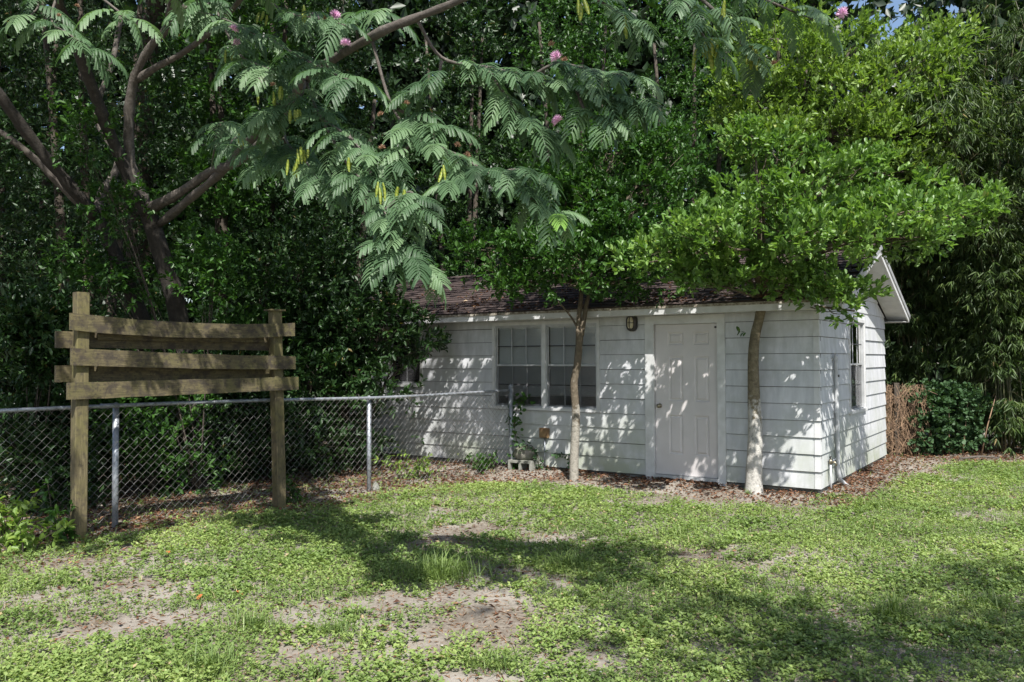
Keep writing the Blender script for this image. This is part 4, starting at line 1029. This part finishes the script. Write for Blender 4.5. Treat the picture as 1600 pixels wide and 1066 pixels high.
# limbs carrying that crown
for rows in ([(262, 40, 9.1), (300, -120, 8.0), (420, -260, 6.6), (600, -330, 5.4)], [(95, 10, 8.6), (20, -150, 7.4), (-40, -330, 6.0)], [(420, -60, 8.2), (450, -190, 7.4), (470, -300, 6.6)]): limb(rows, .05, .02)

# pods and flowers
def pod_mesh(seed):
    g = np.random.default_rng(seed); n = 9; V = []; F = []; t = []
    for i in range(n+1):
        u = i/n; w = .0115*math.sin(math.pi*min(max(u, .06), .97))**.45; z = -.12*u; y = .006*math.sin(u*3+seed); bl = .004 if i % 2 else .0005
        V += [(-w, y, z), (0, y-bl, z), (w, y, z), (0, y+bl, z)]; t += [.35, .9 if i % 2 else .1, .35, .9 if i % 2 else .1]
    for i in range(n):
        for j in range(4): F.append((i*4+j, i*4+(j+1) % 4, i*4+4+(j+1) % 4, i*4+4+j))
    return np_mesh('seed_pod', np.array(V), np.array(F), M['pod'], np.array(t))
pods = [pod_mesh(s) for s in range(3)]
for (px, py, Y, n) in ((462, 185, 6.5, 4), (475, 245, 6.4, 6), (462, 265, 6.35, 5), (545, 255, 6.3, 2), (600, 300, 6.0, 3), (625, 305, 6.0, 3), (410, 30, 6.5, 3), (475, 25, 6.5, 3), (415, 160, 6.4, 3), (380, 225, 7.4, 3),
                       (440, 150, 6.5, 2), (690, 275, 6.2, 2), (1110, 75, 5.6, 4), (1105, 90, 5.6, 3), (1183, 92, 5.6, 3), (905, 15, 5.7, 3), (1165, 85, 5.6, 2), (975, 45, 5.7, 2), (1130, 20, 5.6, 2), (360, 90, 6.6, 2)):
    c = at(*near(px, py-14, Y))-BM
    for i in range(n):
        o = link('seed_pod', pods[rng.integers(3)], mim, tuple(c+np.array([rng.normal()*.028, rng.normal()*.025, rng.normal()*.015])), (rng.normal()*.12, rng.normal()*.12, rng.uniform(-.5, .5)))
        o.scale = [rng.uniform(.7, 1.0)*1.3, 1.1, rng.uniform(.65, .95)]
def tuft(n, L, seed, mat, name):
    g = np.random.default_rng(seed); d = nrm(g.normal(size=(n, 3))+np.array([0, 0, .9])); d[:, 2] = np.abs(d[:, 2])*.9+.05
    V, F = leaf_arrays(np.zeros((n, 3)), d, g.normal(size=(n, 3)), L*g.uniform(.8, 1.1, n), .0034, T_LANCE); return np_mesh(name, V, F, mat, np.zeros(len(V)))
fl_me = tuft(200, .042, 1, M['pinkfl'], 'flower'); fd_me = tuft(70, .026, 2, M['deadfl'], 'withered_flower')
for (px, py, Y, kind) in ((288, 16, 6.5, 0), (365, 46, 6.5, 0), (371, 68, 6.5, 0), (412, 127, 6.35, 0), (427, 133, 6.35, 1), (491, 27, 6.5, 0), (523, 25, 6.5, 0), (508, 30, 6.5, 1), (540, 70, 6.4, 0), (870, 90, 6.2, 0), (862, 70, 6.3, 1), (882, 95, 6.2, 1),
                          (120, 10, 6.3, 1), (92, 25, 6.3, 1), (597, 232, 6.3, 1), (730, 243, 6.2, 1), (715, 228, 6.3, 1), (635, 162, 6.7, 1), (595, 180, 6.6, 1), (872, 190, 6.3, 0), (1210, 100, 5.8, 1), (1318, 22, 5.9, 0)):
    o = link('withered_flower' if kind else 'flower', fd_me if kind else fl_me, mim, tuple(at(*near(px, py, Y))-BM), (rng.normal()*.3, rng.normal()*.3, rng.uniform(0, 6)))

# ------------------------------------------------------------------ tall trees overhead, their crowns above the frame
def shade_tree(name, label, base, trunk, lobes, ncl, L, mat, per=6, k=6):
    t = empty(name, base); tag(t, label, 'tree'); o = np.array(base)
    b = MB(); q = smooth_path([np.array(p)-o for p in trunk], 5); b.tube(q, list(np.linspace(.26, .12, len(q))), 10); b.build('trunk', M['bark'], t, True)
    ll = local(lobes, o); _, C, i = tree_crown(t, ll, ncl, per, .22, k, L, .3, mat, T_DIAMOND, .48, .1, shell=.3)
    limbs(t, np.array(trunk[-1])-o, ll, C, i, .07, M['bark'], .25); return t
shade_tree('oak_tree', 'tall oak in the thicket, its crown spreading above the frame', (-6.3, 13.6, 0), [(-6.3, 13.6, -.2), (-6.2, 13.5, 3), (-5.9, 13.0, 6), (-5.2, 12.2, 8.4)],
           [((-8.2, 10.6, 8.2), (1.8, 1.7, .9)), ((-5.8, 10.4, 8.6), (1.9, 1.8, 1.0)), ((-3.4, 10.6, 8.4), (1.9, 1.7, .9)), ((-1.2, 11.0, 8.6), (1.8, 1.7, .9)), 
            ((-6.8, 8.4, 7.8), (1.5, 1.3, .7)), ((-4.4, 8.2, 8.0), (1.3, 1.2, .7)), ((-3.0, 12.8, 9.6), (1.8, 1.6, 1.0)), ((0, 13.4, 9.8), (1.7, 1.5, .9)), ((-7.2, 12.6, 9.4), (1.8, 1.5, 1.0)),
            ((-2.0, 8.4, 7.4), (1.4, 1.1, .7)), ((.0, 8.4, 7.6), (1.2, .9, .6)), ((-.9, 9.4, 7.0), (.9, .7, .4)), ((.7, 9.0, 7.0), (.9, .7, .4)), ((2.0, 8.3, 6.9), (.5, .5, .3)), ((-5.6, 6.6, 7.4), (1.4, 1.1, .6))], 700, .12, M['laurel'])
shade_tree('lawn_tree', 'lawn tree behind the viewer throwing shade across the grass', (4.9, -3.0, 0), [(4.9, -3.0, -.2), (4.8, -2.9, 2.5), (4.6, -2.6, 5.2)],
           [((3.6, -1.2, 7.6), (1.1, .8, .8)), ((5.2, -.6, 8.0), (1.2, .7, .8)), ((2.3, -.6, 7.4), (.7, .6, .6)), ((5.8, -2.0, 8.2), (1.2, 1.0, .9)), ((4.2, -2.6, 8.4), (1.3, .9, .8)), ((1.6, .9, 7.6), (.9, .5, .5))], 330, .11, M['shrubtree'])

# ------------------------------------------------------------------ lawn
def in_house(x, y, m_=.0):
    a, b_ = house_local(x, y); return (a > -HLEN-m_) & (a < m_) & (b_ > -m_) & (b_ < HDEP+m_)
BARE = [(560, 950, .70, .20, .95), (240, 918, .60, .22, .9), (475, 1022, .40, .22, .9), (640, 985, .45, .16, .7), (330, 885, .35, .2, .6), (90, 880, .9, .40, .85), (230, 860, .6, .25, .55), (690, 785, .5, .4, .6), (1130, 1012, .25, .10, .7), (1285, 958, .30, .12, .8), (1420, 1010, .16, .10, .7), (1180, 835, .40, .18, .6),
        (30, 945, .5, .25, .6), (160, 970, .35, .2, .5), (1330, 1040, .2, .08, .5), (560, 1020, .3, .15, .5), (420, 935, .3, .14, .6), (800, 1010, .15, .07, .6), (1560, 800, .4, .25, .5)]
BR = [(at(px, py, 1)-_O, a, b_, s) for px, py, a, b_, s in BARE]
BR = [((_O-d*(EYE/d[2]))[:2], a, b_, s) for d, a, b_, s in BR]
def cover(x, y):
    """how much the lawn grows: 0 bare, 1 thick"""
    n = .55*vnoise(x, y, .55, 11)+.30*vnoise(x, y, .20, 12)+.25*vnoise(x, y, 1.6, 13)
    c = np.clip((n-.25)/.24, 0, 1)
    for p, a, b_, s in BR:
        q = ((x-p[0])/a)**2+((y-p[1])/b_)**2; c = c*(1-s*np.exp(-q*(.75+.9*vnoise(x, y, .18, 14))))
    ha, hb = house_local(x, y)
    edge = np.where((ha < .4) & (ha > -9), np.clip((-hb-.55-.5*vnoise(x, y, .6, 15))/.6, 0, 1), 1.0)
    e2 = np.where((hb > -.4) & (hb < 7), np.clip((ha-.25-.35*(hb > 2.5)-.35*vnoise(x, y, .6, 16))/.4, .0, 1), 1.0)
    c = c*np.where(ha <= 0.0, edge, np.where(hb > 0, e2, np.minimum(1, edge+.5)))
    fd = (x-FA[0])*FD[1]-(y-FA[1])*FD[0]                        # + on the lawn side of the fence
    c = c*np.clip((fd-.10)/.75+.12, .08, 1)
    far = np.clip((13.6-y-.35*(x-6))/1.2, 0.0, 1); c = c*np.where(x > 5.5, far, 1)
    return c
def scatter(n, y0, y1, pw, wid=.70):
    u = rng.random(n); y = (y0**pw+u*(y1**pw-y0**pw))**(1/pw); x = rng.uniform(-1, 1, n)*(wid*y+.5); return x, y
# broad-leaved weeds
x, y = scatter(110000, 3.6, 14.5, .75); c = cover(x, y); keep = (rng.random(len(x)) < c) & ~in_house(x, y, .05); x, y = x[keep], y[keep]; c = c[keep]
k = 5; N = len(x); patch = vnoise(x, y, .5, 31)
h = rng.uniform(.004, .045, N)*(.5+.8*c)
Pb = np.stack([x, y, gz(x, y)+h], 1); az = rng.uniform(0, 6.28, N)
Pb = np.repeat(Pb, k, 0); an = np.repeat(az, k)+np.tile(np.arange(k)*2*math.pi/k, N)+rng.normal(size=N*k)*.35
el = rng.uniform(.0, .75, N*k); d = np.stack([np.cos(an)*np.cos(el), np.sin(an)*np.cos(el), np.sin(el)], 1)
Ls = rng.uniform(.014, .030, N*k)*np.repeat(.85+.05*y, k)*np.repeat(.75+.6*vnoise(x, y, .3, 32), k)
n_ = np.array([0, 0, 1.0])+rnd_dirs(N*k)*.35
V, F = leaf_arrays(Pb+rng.normal(size=(N*k, 3))*.008, d, n_, Ls, Ls*.62, T_DIAMOND)
tt = np.clip(np.repeat(.15+.6*patch, k)+rng.normal(size=N*k)*.16, 0, .9); tt = np.where(rng.random(N*k) < .012, 1, tt)
tag(link('lawn_weeds', np_mesh('lawn_weeds', V, F, M['weed'], np.repeat(tt, 4))), 'low broad-leaved weeds covering most of the lawn', 'weeds', kind='stuff')
# grass blades
T_BLADE = (np.array([(0, -.5, 0), (0, .5, 0), (.5, .42, .06), (.5, -.42, .06), (1, 0, -.12)]), None)
def blades(x, y, hgt, lean, wid, tint):
    n = len(x); az = rng.uniform(0, 6.28, n); ln = rng.uniform(.15, 1.0, n)*lean
    d = nrm(np.stack([np.cos(az)*ln, np.sin(az)*ln, np.ones(n)], 1)); s = np.stack([-np.sin(az), np.cos(az), np.zeros(n)], 1)
    out = np.stack([np.cos(az), np.sin(az), np.zeros(n)], 1); b0 = np.stack([x, y, gz(x, y)-.004], 1)
    w = s*wid[:, None]/2; mid = b0+d*(hgt*.55)[:, None]; tip = b0+d*hgt[:, None]*.92+out*(hgt*ln*.45)[:, None]-np.array([0, 0, 1])*(hgt*ln*.25)[:, None]
    V = np.stack([b0-w, b0+w, mid+w*.8, mid-w*.8, tip], 1).reshape(-1, 3); o = np.arange(n)*5
    Q = np.stack([o, o+1, o+2, o+3], 1); T3 = np.stack([o+3, o+2, o+4], 1); return V, [Q, T3], np.repeat(tint, 5)
x, y = scatter(120000, 3.6, 14.0, .9); c = cover(x, y); gd = vnoise(x, y, .8, 41)*.7+vnoise(x, y, .25, 42)*.5
ha, hb = house_local(x, y); right = np.clip((x-2.2)/2, 0, 1)*np.clip((y-7.5)/2, 0, 1)
keep = (rng.random(len(x)) < np.clip((gd-.50)*2.8+.28+.6*right, 0, 1)*np.clip(c*1.2+.08, 0, 1)) & ~in_house(x, y, .06); x, y = x[keep], y[keep]
V, F, t = blades(x, y, rng.uniform(.035, .11, len(x))*(.7+.7*vnoise(x, y, .5, 43)), .9, rng.uniform(.003, .006, len(x))*(.8+.04*y), np.clip(rng.beta(2, 2.5, len(x))+(rng.random(len(x)) < .05)*.6, 0, 1))
tag(link('lawn_grass', np_mesh('lawn_grass', V, F, M['grass'], t)), 'short green grass growing between the lawn weeds', 'grass', kind='stuff')
# long grass clumps
CL = [(690, 905, 1.0, .42, .26, 620, 'biggest long-bladed grass clump in the middle of the lawn'), (890, 893, 1.0, .36, .20, 380, 'long grass clump right of the biggest clump'), (1395, 965, 1.0, .20, .26, 200, 'dark spiky grass clump at the lower right of the lawn'),
      (395, 985, 1.0, .22, .20, 200, 'grass clump between two sandy patches at lower left'), (530, 990, 1.0, .20, .14, 150, 'small grass clump beside the sandy patch'), (780, 1040, 1.0, .20, .16, 160, 'grass clump at the bottom middle edge'),
      (330, 1050, 1.0, .25, .20, 180, 'grass clump at the bottom left edge'), (1240, 985, 1.0, .2, .15, 140, 'grass tuft left of the dark spiky clump'), (1060, 840, 1.0, .3, .16, 160, 'grass tuft in the shade in front of the door'), (1545, 950, 1.0, .2, .18, 150, 'grass tuft near the right edge of the lawn'),
      (1370, 790, 1.0, .26, .15, 260, 'pale grass tuft beyond the house corner'), (1170, 772, 1.0, .08, .12, 26, 'few pale blades at the foot of the whitish trunk')]
for (px, py, _, rad, hg, n, lb) in CL:
    d = at(px, py, 1)-_O; g0 = (_O-d*(EYE/d[2]))
    r_ = rad*.55*np.minimum(np.abs(rng.normal(size=n)), 1.7); a_ = rng.uniform(0, 6.28, n); x = g0[0]+np.cos(a_)*r_; y = g0[1]+np.sin(a_)*r_*.6
    V, F, t = blades(x, y, hg*rng.uniform(.45, 1.2, n), 1.25, rng.uniform(.004, .008, n), rng.beta(2, 3, n)*.85)
    o = link('grass_clump', np_mesh('grass_clump', V-np.array([g0[0], g0[1], 0]), F, M['grass'], t), None, (g0[0], g0[1], 0)); tag(o, lb, 'grass clump', 'long grass clumps in the lawn')
# white flowers
x, y = scatter(1500, 3.8, 11, .8); keep = (rng.random(len(x)) < cover(x, y)*.5) & (x > -.8) & ~in_house(x, y, .1); x, y = x[keep], y[keep]; N = len(x)
V, F = leaf_arrays(np.repeat(np.stack([x, y, gz(x, y)+rng.uniform(.03, .06, N)], 1), 4, 0), np.stack([np.cos(np.tile(np.arange(4)*1.57, N)), np.sin(np.tile(np.arange(4)*1.57, N)), np.full(4*N, .2)], 1), np.tile([[0, 0, 1.0]], (4*N, 1)), .007, .006, T_DIAMOND)
tag(link('white_flowers', np_mesh('white_flowers', V, F, M['petal'], np.zeros(len(V)))), 'tiny white star flowers among the lawn weeds', 'flowers', kind='stuff')
# leaf litter
def litter(x, y, zf, L, name, label, tbias=0., parent=None):
    n = len(x); az = rng.uniform(0, 6.28, n); d = np.stack([np.cos(az), np.sin(az), rng.normal(size=n)*.22], 1); nn = np.array([0, 0, 1.0])+rnd_dirs(n)*.5
    Ls = L*rng.uniform(.5, 1.2, n); V, F = leaf_arrays(np.stack([x, y, zf], 1), d, nn, Ls, Ls*rng.uniform(.3, .55, n), (T_DIAMOND[0]*np.array([1, 1, 1.6]), T_DIAMOND[1]))
    t = np.repeat(np.clip(rng.beta(1.6, 2.2, n)+tbias, 0, 1), 4); o = link(name, np_mesh(name, V, F, M['litter'], t), parent); return o
x, y = scatter(170000, 4, 16, 1.6, .75); c = cover(x, y); ha, hb = house_local(x, y)
near = np.where((ha < .6) & (ha > -9) & (hb < 0), np.clip(1.2+hb*1.15, 0, 1), 0)+np.where((ha > 0) & (hb > -.2), np.clip(1.1-ha*.8, 0, 1), 0)
fd = (x-FA[0])*FD[1]-(y-FA[1])*FD[0]; near = np.maximum(near, np.clip(1.05-fd*.8, 0, .95)*(hb < 0)); near = np.maximum(near, (x > 5.5)*np.clip((y+.35*(x-6)-12.6)/1.2, 0, 1))
pr = np.maximum(near*(.35+.9*vnoise(x, y, .5, 51)), .035*(1-c))*(1-.6*c); keep = (rng.random(len(x)) < pr) & ~in_house(x, y, .02) & (y < 15.5); x, y = x[keep], y[keep]
o = litter(x, y, gz(x, y)+rng.uniform(.004, .022, len(x)), .055, 'leaf_litter', ''); tag(o, 'brown fallen leaf litter along the house and fence', 'leaf litter', kind='stuff')
# straw and thatch on the bare soil
x, y = scatter(60000, 3.7, 12, .9); c = cover(x, y); keep = (rng.random(len(x)) < .55*(1-c)+.10) & ~in_house(x, y, .05); x, y = x[keep], y[keep]; n = len(x)
az = rng.uniform(0, 6.28, n); d = np.stack([np.cos(az), np.sin(az), rng.normal(size=n)*.15], 1); Ls = rng.uniform(.02, .075, n)
V, F = leaf_arrays(np.stack([x, y, gz(x, y)+rng.uniform(.003, .012, n)], 1), d, np.array([0, 0, 1.0])+rnd_dirs(n)*.3, Ls, .003+.003*rng.random(n), T_LANCE)
tag(link('thatch', np_mesh('thatch', V, F, M['litter'], np.repeat(np.clip(rng.beta(4, 1.1, n), 0, 1), 4))), 'dry straw and crumbs scattered over the bare lawn soil', 'thatch', kind='stuff')
# litter on the roof
n = 1500; a_ = rng.uniform(-HLEN, RK-.1, n); d_ = rng.beta(1.2, 2.2, n)*RUN*.9
keep = vnoise(a_, d_, .35, 61) > .42; a_, d_ = a_[keep], d_[keep]; pr_ = np.array([roof_pt(p, q, 0, .016) for p, q in zip(a_, d_)])
o = litter(pr_[:, 0], pr_[:, 1], pr_[:, 2]+.004, .07, 'roof_litter', '', .1); o.parent = None
wx = np.array([hl_world(p[0], p[1], p[2]) for p in pr_]); bpy.data.objects.remove(o)
o = litter(wx[:, 0], wx[:, 1], wx[:, 2]+.004, .07, 'roof_litter', '', .1); tag(o, 'dry leaves and twigs strewn over the brown shingle roof', 'leaf litter', kind='stuff')
# single bright fallen leaves
fm = []
V, F = leaf_arrays(np.zeros((1, 3)), np.array([[1.0, 0, .15]]), np.array([[0, 0, 1.0]]),   .065, .035, T_OVAL); lm = np_mesh('fallen_leaf', V, F, leaf_mat('orange_dead_leaf', [(0, (.42, .10, .03)), (1, (.5, .14, .04))], .6, .15), np.zeros(len(V)))
for (px, py, rz_, tl_, lb) in ((150, 841, .4, -.7, 'orange-red fallen leaf beside the left panel post'), (263, 872, 2., -.3, 'small orange leaf on the weeds below the panel'), (307, 944, 1.2, -.4, 'lone orange leaf on sandy soil at lower left'), (380, 937, 2.8, -.3, 'rust-coloured leaf on bare soil right of the lone orange one')):
    d = at(px, py, 1)-_O; g0 = (_O-d*(EYE/d[2])); o = link('fallen_leaf', lm, None, (g0[0], g0[1], float(gz(g0[0], g0[1]))+.02), (0, tl_, rz_)); tag(o, lb, 'leaf', 'bright fallen leaves')
